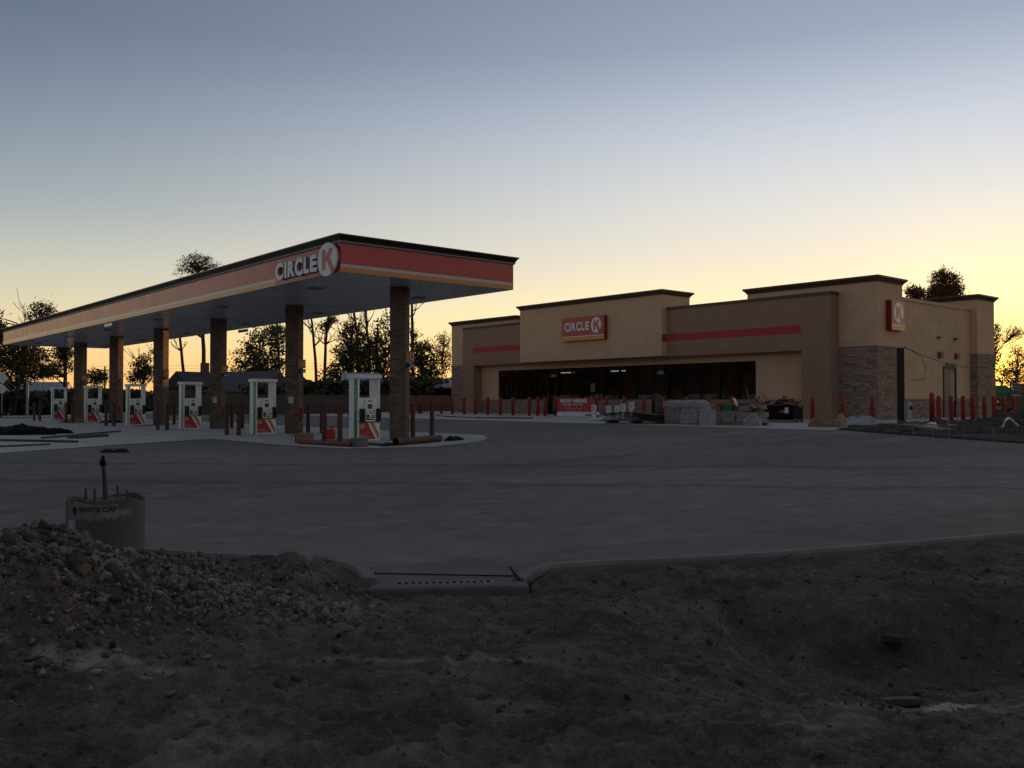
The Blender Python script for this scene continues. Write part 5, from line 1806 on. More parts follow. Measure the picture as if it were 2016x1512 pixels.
TREES = [
    ('pine_tree', 'tall pine with a flat crown rising above the canopy', 40.7, 103.4, [(-2.28, 17.13, 1.2, 0.72), (-1.08, 17.73, 1.68, 0.84), (0.12, 16.95, 1.56, 0.72), (-3.06, 16.23, 0.6, 0.42), (-0.18, 17.91, 0.96, 0.6), (-1.68, 16.71, 1.44, 0.6)], [(0.12, 1.23), (-0.18, 7.23), (-0.3, 11.43), (-0.78, 15.03), (-1.02, 17.43)], 0.2, 1500, 0, 'leaf', .34),
    ('dead_pine', 'leaning bare pine trunk left of the tall pine', 37.0, 100.0, [], [(0.11, 1.24), (0.0, 4.1), (-0.46, 8.1), (-0.74, 10.67), (-0.91, 12.1)], 0.2, 0, 3, 'leaf', .26),
    ('oak_tree', 'broad dark oak between the second and third columns', 39.9, 86.9, [(-1.58, 5.98, 1.37, 1.37), (0.11, 7.04, 1.68, 1.37), (1.58, 7.82, 1.26, 1.05), (0.53, 4.93, 2.21, 1.58), (-1.68, 4.14, 1.26, 1.16), (2.1, 5.98, 1.05, 1.37), (-0.26, 8.61, 0.95, 0.53), (0.4, 3.4, 2.4, 1.2)], [(0.26, 0.73), (0.11, 3.88), (0.0, 6.51)], 0.32, 3600, 0, 'leaf', .26),
    ('pine_tree', 'slim pine trunk rising through the broad oak', 43.2, 89.4, [(-0.11, 8.93, 1.21, 0.44), (0.71, 8.16, 0.88, 0.33), (-0.93, 8.38, 0.77, 0.33)], [(0.27, 0.7), (0.11, 5.09), (-0.05, 8.93), (-0.16, 10.85), (-0.22, 12.22)], 0.25, 500, 3, 'leaf', .22),
    ('dead_pine', 'bare leaning pole of a dead pine right of the second column', 47.3, 88.5, [], [(0.17, 1.24), (0.0, 4.6), (-0.34, 8.52), (-0.56, 10.48), (-0.73, 11.88)], 0.2, 0, 7, 'leaf', .24),
    ('forked_tree', 'slim forked tree with a sparse top beside the dead pine', 46.1, 84.3, [(-0.21, 9.31, 0.54, 0.64), (0.54, 9.74, 0.64, 0.43), (-0.64, 8.66, 0.43, 0.32)], [(0.0, 0.71), (0.0, 5.01), (0.11, 8.23), (0.21, 9.31), (0.54, 11.45)], 0.25, 260, 7, 'leaf', .24),
    ('vine_covered_tree', 'dark vine-covered tree left of the nearest column', 45.7, 79.3, [(-0.41, 5.88, 1.03, 1.34), (0.51, 7.94, 0.93, 1.34), (-0.62, 4.08, 1.34, 1.34), (0.77, 4.86, 1.44, 1.85), (1.03, 8.97, 0.72, 0.72), (0.21, 6.4, 1.03, 2.06), (-1.54, 3.57, 1.03, 1.13), (0, 2.6, 2.2, 1.2)], [(0.51, 0.74), (0.51, 5.88), (0.67, 8.97)], 0.32, 3400, 3, 'leaf', .24),
    ('dead_tree', 'forked bare tree rising out of the vine-covered trees', 48.3, 81.1, [(0.32, 6.56, 1.06, 2.13)], [(-0.05, 0.72), (-0.11, 4.97), (-0.21, 8.16), (-0.48, 10.28), (-0.74, 12.14)], 0.3, 500, 9, 'leaf', .25),
    ('vine_covered_tree', 'largest dark vine-covered tree just behind the nearest column', 47.9, 77.5, [(-0.26, 4.86, 1.34, 2.26), (0.77, 6.4, 1.13, 1.75), (0.51, 8.2, 0.82, 1.03), (1.29, 8.97, 0.62, 1.23), (-0.77, 6.91, 0.82, 1.13), (1.54, 4.86, 1.34, 2.06), (2.06, 7.68, 0.72, 1.13), (0.6, 2.6, 2.6, 1.2)], [(0.26, 0.74), (0.26, 5.88), (0.36, 8.97)], 0.32, 4200, 3, 'leaf', .24),
    ('dead_tree', 'bare spreading tree between the vine-covered trees', 51.3, 83.8, [], [(0.0, 0.69), (-0.06, 6.23), (-0.33, 9.0), (-0.44, 10.94), (-0.67, 12.33)], 0.3, 0, 14, 'leaf', .25),
    ('pine_tree', 'tall thin pine trunk right of the nearest column', 56.5, 83.3, [(0.17, 8.67, 0.46, 0.34), (-0.34, 9.81, 0.34, 0.23)], [(0.11, 0.67), (0.06, 5.24), (0.0, 9.81), (-0.06, 12.1), (-0.06, 14.38), (0.0, 16.67)], 0.25, 120, 6, 'leaf', .26),
    ('bushy_tree', 'dense low tree right of the nearest column', 50.3, 72.7, [(-0.65, 6.29, 0.8, 1.21), (0.35, 5.78, 1.11, 1.41), (1.11, 4.78, 0.91, 1.21), (-0.4, 4.28, 1.31, 1.51), (0.85, 3.52, 1.31, 1.21), (0.3, 2.4, 2.0, 1.1)], [(0.1, 0.76), (0.1, 3.77), (0.1, 6.29)], 0.3, 2800, 2, 'leaf_dry', .2),
    ('sparse_tree', 'thin sparse tree touching the left corner of the store', 50.8, 69.7, [(-0.2, 6.42, 0.69, 1.28), (0.29, 7.06, 0.59, 0.79), (0.39, 5.19, 0.59, 1.28), (-0.29, 4.46, 0.59, 0.88)], [(0.0, 0.53), (-0.05, 3.72), (0.05, 6.67)], 0.2, 800, 9, 'leaf_rust', .13),
    ('broadleaf_tree', 'large dark tree at the far left edge', 18.8, 94.5, [(-0.48, 6.07, 1.92, 1.92), (-2.16, 6.55, 1.92, 2.4), (1.1, 4.63, 1.44, 1.63), (-0.72, 3.67, 2.21, 1.63), (1.68, 5.59, 0.77, 1.15), (-2.64, 8.47, 1.44, 1.92)], [(0.14, 0.07), (0.48, 2.71), (1.2, 6.07), (1.58, 7.99)], 0.34, 4200, 2, 'leaf_dry', .28),
    ('leaning_tree', 'leaning tree whose crown tops the far end of the canopy', 20.5, 95.6, [(1.23, 10.01, 1.08, 0.69), (0.49, 9.22, 0.79, 0.39), (1.72, 9.62, 0.59, 0.59), (0.0, 5.69, 1.28, 0.98), (1.47, 4.7, 0.98, 0.98), (0.88, 3.97, 0.98, 0.69)], [(-0.98, 0.03), (-0.49, 2.74), (0.25, 6.18), (0.98, 9.37)], 0.28, 1500, 3, 'leaf_dry', .2),
    ('pine_tree', 'straight-trunked tree left of the farthest column', 23.6, 95.7, [(-0.45, 5.78, 0.8, 0.8), (0.25, 6.29, 0.7, 1.01), (-0.75, 4.53, 0.7, 0.6), (0.35, 4.78, 0.5, 0.7), (-0.25, 6.79, 0.7, 0.5), (-1.61, 4.02, 1.01, 0.5)], [(0.15, 0.0), (0.05, 2.77), (-0.05, 5.28), (-0.15, 7.29)], 0.28, 1300, 2, 'leaf', .3),
    ('small_tree', 'small rounded tree between the two farthest columns', 32.5, 117.0, [(0.0, 4.24, 1.38, 0.88), (-0.63, 3.74, 0.88, 0.75), (0.75, 3.86, 0.88, 0.75)], [(0.0, 0.59), (0.0, 3.42)], 0.3, 700, 1, 'leaf', .16),
    ('small_tree', 'upright small tree between the fourth and fifth columns', 33.5, 102.9, [(-0.11, 4.95, 1.03, 1.14), (0.46, 4.1, 1.03, 0.91), (-0.8, 3.81, 0.91, 0.8), (0.17, 5.92, 0.57, 0.57), (1.03, 6.95, 0.46, 0.46)], [(0.06, 0.38), (0.0, 4.1), (0.06, 5.81)], 0.28, 1300, 2, 'leaf', .18),
    ('small_tree', 'small tree beside the chimney house', 42.9, 105.4, [(0.31, 4.19, 0.86, 0.99), (0.93, 3.08, 0.74, 0.74), (-0.43, 3.57, 0.62, 0.49)], [(0.19, 0.61), (0.19, 3.69)], 0.28, 500, 2, 'leaf_rust', .16),
    ('ornamental_tree', 'dense upswept tree rising behind the store roof', 114.4, 49.5, [(-0.9, 15.94, 1.0, 1.79), (-0.26, 16.9, 0.7, 1.02), (0.51, 15.94, 1.2, 1.41), (1.47, 14.98, 0.9, 1.15), (-1.41, 14.34, 1.3, 1.28), (0.0, 13.38, 2.1, 2.56), (-0.9, 17.41, 0.4, 0.51)], [(0.0, 1.86), (0.0, 8.26), (-0.13, 15.3)], 0.3, 6500, 0, 'leaf_rust', .3),
    ('ornamental_tree', 'small treetop peeping over the store roof', 111.5, 52.0, [(0.0, 14.79, 1.02, 0.9), (-0.7, 15.04, 0.51, 0.51), (0.77, 14.53, 0.64, 0.51), (0.0, 12.74, 1.15, 1.54)], [(0.0, 1.86), (0.0, 10.82), (0.0, 14.02)], 0.3, 1600, 0, 'leaf_rust', .25),
    ('edge_tree', 'leafy tree just beyond the rear pier of the store', 111.8, 42.6, [(-0.24, 9.03, 0.84, 1.44), (-0.6, 6.63, 0.96, 1.44)], [(-0.12, 1.23), (-0.24, 5.43), (-0.3, 9.03)], 0.26, 1100, 2, 'leaf_rust', .2),
    ('branchy_tree', 'tree with one long bare branch against the sunset', 101.5, 38.1, [(1.25, 8.58, 0.76, 0.43), (1.95, 8.2, 0.54, 0.54), (0.71, 7.87, 0.43, 0.33)], [(-0.92, 1.25), (-0.87, 3.96), (-0.65, 6.13), (0.16, 7.22), (0.98, 7.87)], 0.16, 420, 5, 'leaf_rust', .13),
    ('sunset_tree', 'leafy tree the setting sun shines through at the right edge', 107.7, 39.5, [(-0.86, 4.38, 1.49, 1.37), (0.86, 5.52, 1.37, 1.71), (1.71, 4.38, 1.71, 1.49), (0.11, 3.81, 1.71, 1.03), (1.14, 6.95, 0.69, 0.69)], [(0.46, 1.24), (0.57, 4.1), (0.8, 5.81)], 0.22, 1900, 5, 'leaf_rust', .2),
]
for i, (nm, lab, x, y, bl, tk, lf, n, br, mt_, tr_) in enumerate(TREES):
    tree(nm, lab, x, y, bl, tk, lf * 0.66, int(n * 2.4), br + 3, M[mt_], 100 + i, tr_)

# undergrowth and the woods that close the view, one mass each
def mass(name, label, pts, h, n, size, mt, seed, depth=4.0):
    """uncountable leaf mass along a polyline (x, y)"""
    r = np.random.default_rng(seed)
    P = np.array(pts, float)
    seg = np.hypot(*(P[1:] - P[:-1]).T)
    cum = np.concatenate([[0], np.cumsum(seg)])
    t = r.random(n) * cum[-1]
    k = np.clip(np.searchsorted(cum, t) - 1, 0, len(seg) - 1)
    f = (t - cum[k]) / seg[k]
    base = P[k] + (P[k + 1] - P[k]) * f[:, None]
    prof = 0.45 + 0.75 * (fbm(t / 6.0, t * 0 + 3.3, seed, 4) + 0.5)
    z = h * prof * r.random(n) ** 0.75
    off = r.normal(size=(n, 2)) * depth * 0.4
    c = np.stack([base[:, 0] + off[:, 0], base[:, 1] + off[:, 1], z], -1)
    u = r.normal(size=(n, 3)); u /= np.linalg.norm(u, axis=1)[:, None]
    w = np.cross(u, r.normal(size=(n, 3))); w /= np.linalg.norm(w, axis=1)[:, None]
    s = size * (0.5 + r.random(n))[:, None]
    V = np.stack([c - u * s * .6, c + w * s * .4, c + u * s * .6, c - w * s * .4], 1)
    me = bpy.data.meshes.new(name)
    me.vertices.add(n * 4)
    me.vertices.foreach_set('co', V.reshape(-1).astype(np.float32))
    me.loops.add(n * 4)
    me.loops.foreach_set('vertex_index', np.arange(n * 4, dtype=np.int32))
    me.polygons.add(n)
    me.polygons.foreach_set('loop_start', np.arange(0, n * 4, 4, dtype=np.int32))
    me.update()
    me.materials.append(mt)
    return tag(link(name, me), label, 'undergrowth', kind='stuff')


mass('undergrowth', 'dark undergrowth behind the board fence', [(33, 70), (40, 70), (46, 67), (56, 64)], 3.4, 9000, 0.5, M['leaf'], 201, 3)
mass('undergrowth', 'dark scrub along the far side of the road on the left', [(2, 95), (16, 97), (27, 97), (38, 92), (44, 84)], 2.5, 9000, 0.55, M['leaf'], 202, 4)
mass('distant_woods', 'distant line of woods on the horizon', [(-60, 190), (40, 190), (110, 150), (170, 90), (185, 20), (150, -60)], 3.6, 16000, 1.1, M['leaf'], 203, 6)
mass('distant_woods', 'line of woods behind the camera mirrored in the storefront', [(-20, 420), (-90, 330), (-100, 220), (-85, 120), (-70, 40), (-60, -30), (-40, -90), (30, -120)], 14, 60000, 1.6, M['leaf_rust'], 204, 8)

# ================================================================== LOOSE THINGS BY THE PUMPS
def lump(name, label, cat, x, y, z, sx_, sy_, sz, mt, rz=0, seed=1, rough=0.35, n=(28, 14)):
    """crumpled cloth or tarp heap: a low dome with folds"""
    U, V = np.meshgrid(np.linspace(0, 2 * np.pi, n[0] + 1), np.linspace(0, 1, n[1]))
    rr = np.sin(V * np.pi / 2)
    X = rr * np.cos(U)
    Y = rr * np.sin(U)
    f = 1 + rough * 2 * fbm(X * 2.2 + 5, Y * 2.2 + seed, seed, 4, 0.6)
    Z = np.cos(V * np.pi / 2) ** 0.7 * (1 + rough * 3 * fbm(X * 3 + 9, Y * 3 + 2, seed + 9, 4, 0.65))
    P = np.stack([X * f * sx_, Y * f * sy_, np.maximum(Z, 0) * sz], -1)
    P[:, -1] = P[:, 0]
    me = grid_mesh(name, P, mt, smooth=True)
    o = link(name, me, None, (x, y, z))
    o.rotation_euler = (0, 0, rz)
    return tag(o, label, cat)


lump('tarp', 'long heap of black tarp lying on the concrete at the left', 'tarp', 8.3, 40.1, 0.01, 1.35, 0.7, 0.36, M['blacktarp'], RZ + 0.05, 4, 0.3, (60, 18))
lump('tarp', 'low tail of black tarp trailing right from the long heap', 'tarp', 9.35, 40.6, 0.01, 1.0, 0.3, 0.22, M['blacktarp'], RZ + 0.08, 8, 0.3, (40, 12))


def beam(name, label, cat, p, q, w, h, mt, group=None):
    p, q = Vector(p), Vector(q)
    d = q - p
    o = MB().box(0, d.length, -w / 2, w / 2, 0, h).build(name, mt, None, p)
    o.rotation_euler = (0, -math.asin(d.z / d.length), math.atan2(d.y, d.x))
    bevel(o, min(w, h) * 0.15)
    return tag(o, label, cat, group)


beam('board', 'long thin dark board on the concrete, reaching right of the tarp', 'board', (8.0, 35.4, 0.015), (12.1, 40.2, 0.03), 0.14, 0.06, M['darksteel'])
beam('board', 'thick dark plank under the longer board on the concrete', 'board', (8.8, 34.7, 0.015), (10.2, 35.7, 0.015), 0.4, 0.10, M['wood'])
beam('board', 'dark plank lying near the left edge of the concrete', 'board', (6.0, 34.9, 0.015), (8.1, 31.3, 0.015), 0.15, 0.07, M['darksteel'])
beam('board', 'shortest plank at the left edge, nearest the asphalt', 'board', (5.3, 29.7, 0.015), (7.0, 30.1, 0.015), 0.12, 0.05, M['wood'])
o = lump('scrap', 'small dark scrap lying on the asphalt left of the pole footing', 'scrap', 7.4, 25.0, 0.004, 0.42, 0.10, 0.09, M['rubber'], RZ + 0.1, 5, 0.5, (30, 8))
MB().obox((0.02, -0.06, 0.05), (0.06, 0.04, 0.05)).build('white_tag', M['paper'], o)
lump('rubble_sack', 'pale crumpled sack beside the farthest pumps', 'sack', 18.2, 60.3, 0.02, 0.5, 0.42, 0.5, M['concrete'], 0, 12, 0.25)
lump('debris_pile', 'low brown debris pile before the farthest pumps', 'debris', 15.0, 59.0, 0.02, 0.9, 0.5, 0.22, M['cardboard'], RZ, 13, 0.4)
lump('debris_pile', 'dark rags at the foot of the fifth nearest column', 'debris', 16.6, 56.6, 0.02, 0.6, 0.3, 0.15, M['rubber'], RZ, 14, 0.4)
beam('board', 'long dark bar lying beside the fourth nearest column', 'board', (15.4, 48.4, 0.015), (18.2, 51.0, 0.015), 0.12, 0.05, M['darksteel'])

# the clutter round the nearest pump
jc = thing('jerrycan', 'red plastic fuel can standing left of the nearest pump', 'fuel can', (15.75, 28.4, 0.012), 0.5)
pts = [(-0.17, 0.0), (0.17, 0.0), (0.175, 0.30), (0.12, 0.36), (-0.10, 0.37), (-0.165, 0.32)]
bevel(MB().prism(pts, -0.12, 0.12, 'y').build('body', M['can_red'], jc), 0.03, 3)
MB().tube([(-0.12, 0, 0.34), (-0.10, 0, 0.43), (0.02, 0, 0.45), (0.08, 0, 0.36)], 0.02, 8).build('handle', M['can_red'], jc)
MB().tube([(0.10, 0, 0.34), (0.14, 0, 0.42)], [0.035, 0.03], 10).build('cap', M['rubber'], jc)
cbx = thing('cardboard_box', 'open flapped cardboard box on the concrete left of the nearest pump', 'box', (13.62, 26.25, 0.012), -0.35)
MB().box(-0.28, 0.28, -0.18, 0.18, 0.0, 0.30).build('carton', M['cardboard'], cbx)
MB().obox((-0.35, 0, 0.24), (0.18, 0.34, 0.012), Matrix.Rotation(-0.7, 3, 'Y')).build('flap', M['cardboard'], cbx)
MB().obox((-0.36, 0.0, 0.09), (0.20, 0.36, 0.012), Matrix.Rotation(0.5, 3, 'Y')).build('flap', M['cardboard'], cbx)


def pipe(label, p, q, r, mt):
    o = thing('steel_pipe', label, 'pipe', p)
    d = Vector(q) - Vector(p)
    n = d.normalized()
    MB().tube([(0, 0, 0), d], r, 14, False).build('pipe_wall', mt, o, smooth=True)
    MB().tube([n * 0.001, d - n * 0.001], r * 0.82, 14, False).build('bore', M['rubber'], o)
    for e in (Vector((0, 0, 0)), d):
        s_ = -1 if e.length == 0 else 1
        MB().tube([e - n * 0.02 * s_, e + n * 0.004 * s_], r * 1.02, 14, False).build('rim', M['redpipe'], o)
    return o


pipe('thick rust-brown pipe lying on the concrete right of the nearest pump', (14.9, 22.85, 0.13), (17.45, 24.1, 0.13), 0.115, M['rustpipe'])
pipe('long thin red pipe lying on the concrete left of the nearest pump', (13.25, 25.9, 0.08), (13.55, 23.15, 0.08), 0.065, M['redpipe'])
pipe('thin dark pipe lying on the concrete before the nearest pump', (14.35, 24.8, 0.05), (14.6, 22.95, 0.05), 0.045, M['darksteel'])
bevel(tag(MB().box(-0.19, 0.19, -0.19, 0.19, 0, 0.26).build('concrete_block', M['kerb'], None, (13.75, 23.05, 0.014)), 'square concrete block before the nearest pump', 'block'), 0.02, 2)
tag(bevel(MB().box(-1.0, 1.0, -0.14, 0.14, 0, 0.06).build('pallet_board', M['newwood'], None, (14.6, 26.6, 0.014)), 0.01), 'flat wooden board under the nearest pump bollards', 'board')
lump('rag', 'black rag on the concrete at the right end of the thick pipe', 'rag', 18.3, 24.5, 0.014, 0.55, 0.16, 0.14, M['blacktarp'], 0.35, 22, 0.5)
lump('rag', 'dark crumpled rag beside the square concrete block', 'rag', 14.65, 22.9, 0.014, 0.30, 0.12, 0.09, M['rubber'], 0.35, 23, 0.5)
beam('hose_length', 'dark hose lying across the apron before the left store bollards', 'hose', (34.2, 47.6, 0.36), (32.6, 43.5, 0.34), 0.10, 0.05, M['rubber'])
beam('hose_length', 'red bar lying on the apron before the left store bollards', 'bar', (33.2, 45.0, 0.345), (32.4, 40.2, 0.335), 0.12, 0.05, M['redpipe'])
beam('hose_length', 'dark pole lying on the apron before the hiring banner', 'pole', (32.4, 41.0, 0.335), (33.4, 37.2, 0.35), 0.10, 0.06, M['rubber'])

# ================================================================== LOOSE THINGS BEFORE THE STORE
bz = ZG(36.9) + 0.016
bn2 = thing('hiring_banner', 'red hiring banner with white lettering stretched between the store bollards', 'banner', (37.42, 37.95, bz))
W3, H3 = 1.52, 1.18
mb = MB()
m = 40
mb2 = MB()
for i in range(m + 1):
    yy = W3 - 2 * W3 * i / m
    dx = 0.012 * math.sin(i * 0.7) + 0.008 * math.sin(i * 1.9)
    top = H3 - 0.03 + 0.03 * math.cos(i / m * 2 * math.pi)
    mb.v += [(dx, yy, 0.30), (dx, yy, top), (dx + 0.006, yy, 0.30), (dx + 0.006, yy, top)]
    mb2.v += [(dx - 0.05 + 0.02 * math.sin(i * 1.3), yy, 0.02 + 0.015 * math.sin(i * .9)), (dx - 0.004, yy, 0.299), (dx + 0.03, yy, 0.02), (dx + 0.004, yy, 0.299)]
for M_ in (mb, mb2):
    for i in range(m):
        k = 4 * i
        M_.f += [(k, k + 4, k + 5, k + 1), (k + 2, k + 3, k + 7, k + 6), (k + 1, k + 5, k + 7, k + 3)]
mb.build('red_cloth', M['sign_red'], bn2)
mb2.build('white_hem', M['whiteplastic'], bn2)
for (s, y0, wd, z0, hh, bd) in (('NOW HIRING', 1.22, 2.27, 0.84, 0.24, 0.06), ('FULL TIME / PART TIME', 1.02, 1.75, 0.68, 0.115, 0.03), ('To Apply:', 0.70, 0.42, 0.60, 0.06, 0), ('Text "CIRCLEK" to 30437', 0.70, 1.40, 0.475, 0.075, 0), ('workwithus.circlek.com', 0.70, 1.28, 0.345, 0.06, 0)):
    lettering('lettering', s, bn2, M['paper'], (-0.024, y0, z0), (0, -1, 0), wd, hh, 0.003, bd)
mb = MB()
mb.tube([(-0.027, 0.90, 0.42), (-0.027, 0.93, 0.5), (-0.027, 0.86, 0.60), (-0.027, 0.80, 0.5)], 0.008, 5).build('phone_mark', M['paper'], bn2)
MB().box(-0.075, -0.055, -1.45, -0.95, 0.10, 0.17).build('logo_patch', M['sign_reddark'], bn2)

# white plastic stands with paddle heads
PAD = [(33.6, 32.64, 'leftmost white paddle-headed stand beside the hiring banner', 0.80), (33.6, 31.6, 'second white paddle-headed stand from the left, behind the board stack', 0.77),
       (33.6, 31.0, 'third white paddle-headed stand from the left, behind the board stack', 0.77), (33.6, 30.58, 'fourth white paddle-headed stand from the left, behind the board stack', 0.87), (33.6, 30.03, 'rightmost and tallest white paddle-headed stand', 0.96)]
for x, y, lab, h in PAD:
    t = thing('paddle_stand', lab, 'stand', (x, y, ZG(x) + 0.016), 0, 'white paddle-headed stands')
    z0 = h - 0.42
    pts = [(-0.16, z0 + 0.42 - 0.04), (-0.12, z0 + 0.42), (0.12, z0 + 0.42), (0.16, z0 + 0.38), (0.16, z0 + 0.09), (0.07, z0), (-0.07, z0), (-0.16, z0 + 0.09)]
    pts = [(p_[0] * 1.0, p_[1]) for p_ in pts]
    hd = bevel(MB().prism(pts[::-1], -0.05, 0.03, 'x').build('head', M['whiteplastic'], t), 0.012)
    for a in (-0.065, 0.065):
        fr = MB()
        fr.box(-0.056, -0.051, a - 0.05, a - 0.036, z0 + 0.14, z0 + 0.36).box(-0.056, -0.051, a + 0.036, a + 0.05, z0 + 0.14, z0 + 0.36).box(-0.055, -0.051, a - 0.0355, a + 0.0355, z0 + 0.14, z0 + 0.152)
        fr.build('blue_outline', M['bluemark'], hd)
    MB().box(-0.04, 0.02, -0.05, 0.05, 0.05, z0 - 0.001).build('stem', M['whiteplastic'], t)
    bevel(MB().box(-0.22, 0.22, -0.25, 0.25, 0.0, 0.06).build('foot', M['whiteplastic'], t), 0.012)
t = thing('plastic_fitting', 'white moulded plastic fitting lying at the foot of the leftmost stand', 'fitting', (32.9, 31.9, ZG(32.9) + 0.016), 0.2)
bevel(MB().box(-0.2, 0.2, -1.0, 0.35, 0.05, 0.14).build('tray', M['whiteplastic'], t), 0.02)
MB().tube([(0.05, 0.0, 0.14), (0.05, 0.0, 0.32), (0.05, -0.12, 0.40), (0.05, -0.22, 0.34)], 0.07, 10).build('elbow', M['whiteplastic'], t)
bevel(MB().box(-0.1, 0.1, -0.65, -0.42, 0.141, 0.28).build('lug', M['whiteplastic'], t), 0.02)
for (i, (a, b)) in enumerate((((33.7, 29.8), (33.1, 27.0)), ((33.3, 29.4), (32.7, 26.9)), ((32.9, 28.6), (32.3, 26.9)))):
    beam('white_trim', 'long white plastic trim length, %s of three, left of the wrapped pallets' % ('rearmost', 'middle', 'nearest')[i], 'trim', (a[0], a[1], 0.48 - 0.06 * i), (b[0], b[1], 0.58 - 0.12 * i), 0.22, 0.07, M['whiteplastic'], 'white trim lengths')

st = thing('board_stack', 'stack of warped dark brown boards on a pallet left of the wrapped pallets', 'board stack', (31.55, 27.95, ZG(31.55) + 0.016), 0.18)
for k in range(3):
    MB().box(-0.5, 0.5, -1.4 + 1.3 * k, -1.25 + 1.3 * k, 0.0, 0.10).build('skid', M['newwood'], st)
for k in range(7):
    mb = MB()
    m = 14
    L2 = 1.62 - 0.04 * k + rnd.uniform(-.08, .08)
    for i in range(m + 1):
        yy = -L2 + 2 * L2 * i / m
        zz = 0.102 + 0.048 * k + (0.03 * k * 0.5) * math.cos(i / m * math.pi - 1.9) + 0.02 * k / 6
        o_ = rnd.uniform(-.004, .004)
        mb.v += [(-0.55 + 0.02 * (k % 3), yy, zz + o_), (0.5, yy, zz), (0.5, yy, zz + 0.028), (-0.55 + 0.02 * (k % 3), yy, zz + 0.028 + o_)]
    for i in range(m):
        a = 4 * i
        for j in range(4):
            mb.f.append((a + j, a + (j + 1) % 4, a + 4 + (j + 1) % 4, a + 4 + j))
    mb.f += [(3, 2, 1, 0), (4 * m, 4 * m + 1, 4 * m + 2, 4 * m + 3)]
    mb.build('board', M['darkwood'], st)


def pallet(parent, w, d):
    for k in range(5):
        MB().box(-w / 2, w / 2, -d / 2 + k * (d - 0.1) / 4, -d / 2 + 0.1 + k * (d - 0.1) / 4, 0.11, 0.13).build('pallet_slat', M['newwood'], parent)
    for k in range(3):
        MB().box(-w / 2 + k * (w - 0.1) / 2, -w / 2 + 0.1 + k * (w - 0.1) / 2, -d / 2, d / 2, 0.0, 0.109).build('pallet_runner', M['newwood'], parent)


def boxes(parent, w, d, z0, rows, nx, ny, h, mt, jit=0.02):
    for r in range(rows):
        for i in range(nx):
            for j in range(ny):
                if 0 < i < nx - 1 and 0 < j < ny - 1 and r < rows - 1:
                    continue
                x = -w / 2 + (i + 0.5) * w / nx + rnd.uniform(-jit, jit)
                y = -d / 2 + (j + 0.5) * d / ny + rnd.uniform(-jit, jit)
                MB().obox((x, y, z0 + h * (r + 0.5)), (w / nx - 0.012, d / ny - 0.012, h - 0.008), Matrix.Rotation(rnd.uniform(-.03, .03), 3, 'Z')).build('carton', mt, parent)


M['paleboxes'] = mat('shrink_wrapped_cartons', (0.26, 0.235, 0.215), 0.5, 10, 0.35, 0.5, 18, island=0.3)


def wrap_sheet(parent, name, x0, x1, y0, y1, z0, z1, seed, mt=None, flare=0.12, amp=0.10):
    """loose film draped over a block: a box-like skin with folds and a ragged hem"""
    nu, nv = 64, 12
    rows = []
    per = []
    for k in range(nu):
        t_ = k / nu * 4
        s_, f_ = int(t_), t_ - int(t_)
        c = [((x0, y0), (x1, y0)), ((x1, y0), (x1, y1)), ((x1, y1), (x0, y1)), ((x0, y1), (x0, y0))][s_]
        per.append((c[0][0] + (c[1][0] - c[0][0]) * f_, c[0][1] + (c[1][1] - c[0][1]) * f_))
    cx_, cy_ = (x0 + x1) / 2, (y0 + y1) / 2
    P = np.zeros((nv + 5, nu + 1, 3))
    for v in range(nv + 5):
        for k in range(nu + 1):
            px, py = per[k % nu]
            if v < nv:
                f_ = v / (nv - 1)
                z = z0 + (z1 - z0) * f_
                g = 1 + flare * (1 - f_)
            else:
                q = (v - nv + 1) / 5
                z = z1 + 0.06 * math.sin(q * 1.6)
                g = 1 - q * 0.98
            a = k % nu
            nx_ = float(fbm(np.array([a * 0.45 + seed]), np.array([v * 0.28 + 3.0]), seed, 4, 0.6)[0])
            g2 = g * (1 + amp * 2 * nx_)
            zz = z + 0.14 * nx_ * (0.5 if v > 1 else 1.0)
            P[v, k] = (cx_ + (px - cx_) * g2, cy_ + (py - cy_) * g2, max(0.02, zz))
    return link(name, grid_mesh(name, P, mt or M['plastic_wrap'], smooth=True), parent)


t = thing('wrapped_pallet', 'larger shrink-wrapped pallet of pale cartons, left of the pair', 'pallet', (32.25, 26.05, ZG(32.25) + 0.016), 0.06)
pallet(t, 0.8, 0.86)
boxes(t, 0.8, 0.86, 0.13, 4, 3, 3, 0.15, M['paleboxes'])
boxes(t, 0.82, 0.88, 0.77, 2, 3, 2, 0.085, M['paleboxes'])
wrap_sheet(t, 'film_cover', -0.43, 0.43, -0.46, 0.46, 0.76, 1.0, 3, flare=0.03, amp=0.08)
t = thing('wrapped_pallet', 'shrink-wrapped pallet of pale cartons, right of the pair', 'pallet', (32.2, 24.98, ZG(32.2) + 0.016), -0.05)
pallet(t, 0.8, 0.86)
boxes(t, 0.8, 0.86, 0.13, 4, 3, 3, 0.145, M['paleboxes'])
boxes(t, 0.75, 0.8, 0.74, 2, 2, 2, 0.09, M['paleboxes'])
wrap_sheet(t, 'film_cover', -0.43, 0.43, -0.46, 0.46, 0.74, 1.03, 7, flare=0.06, amp=0.14)
wrap_sheet(t, 'film_skirt', -0.44, 0.44, -0.47, 0.47, 0.05, 0.70, 13, flare=0.10, amp=0.04)
lump('film_heap', 'loose heap of cloudy plastic film on the kerb right of the wrapped pallets', 'plastic film', 31.5, 23.75, ZG(31.5) + 0.016, 0.28, 0.42, 0.78, M['plastic_wrap'], 0.1, 31, 0.35, (44, 18))
t = thing('carton_pallet', 'torn-open pallet of mixed brown and green cartons before the storefront', 'pallet', (32.4, 23.3, ZG(32.4) + 0.016), 0.1)
pallet(t, 0.9, 1.05)
boxes(t, 0.9, 1.05, 0.13, 2, 3, 3, 0.24, M['paleboxes'], 0.03)
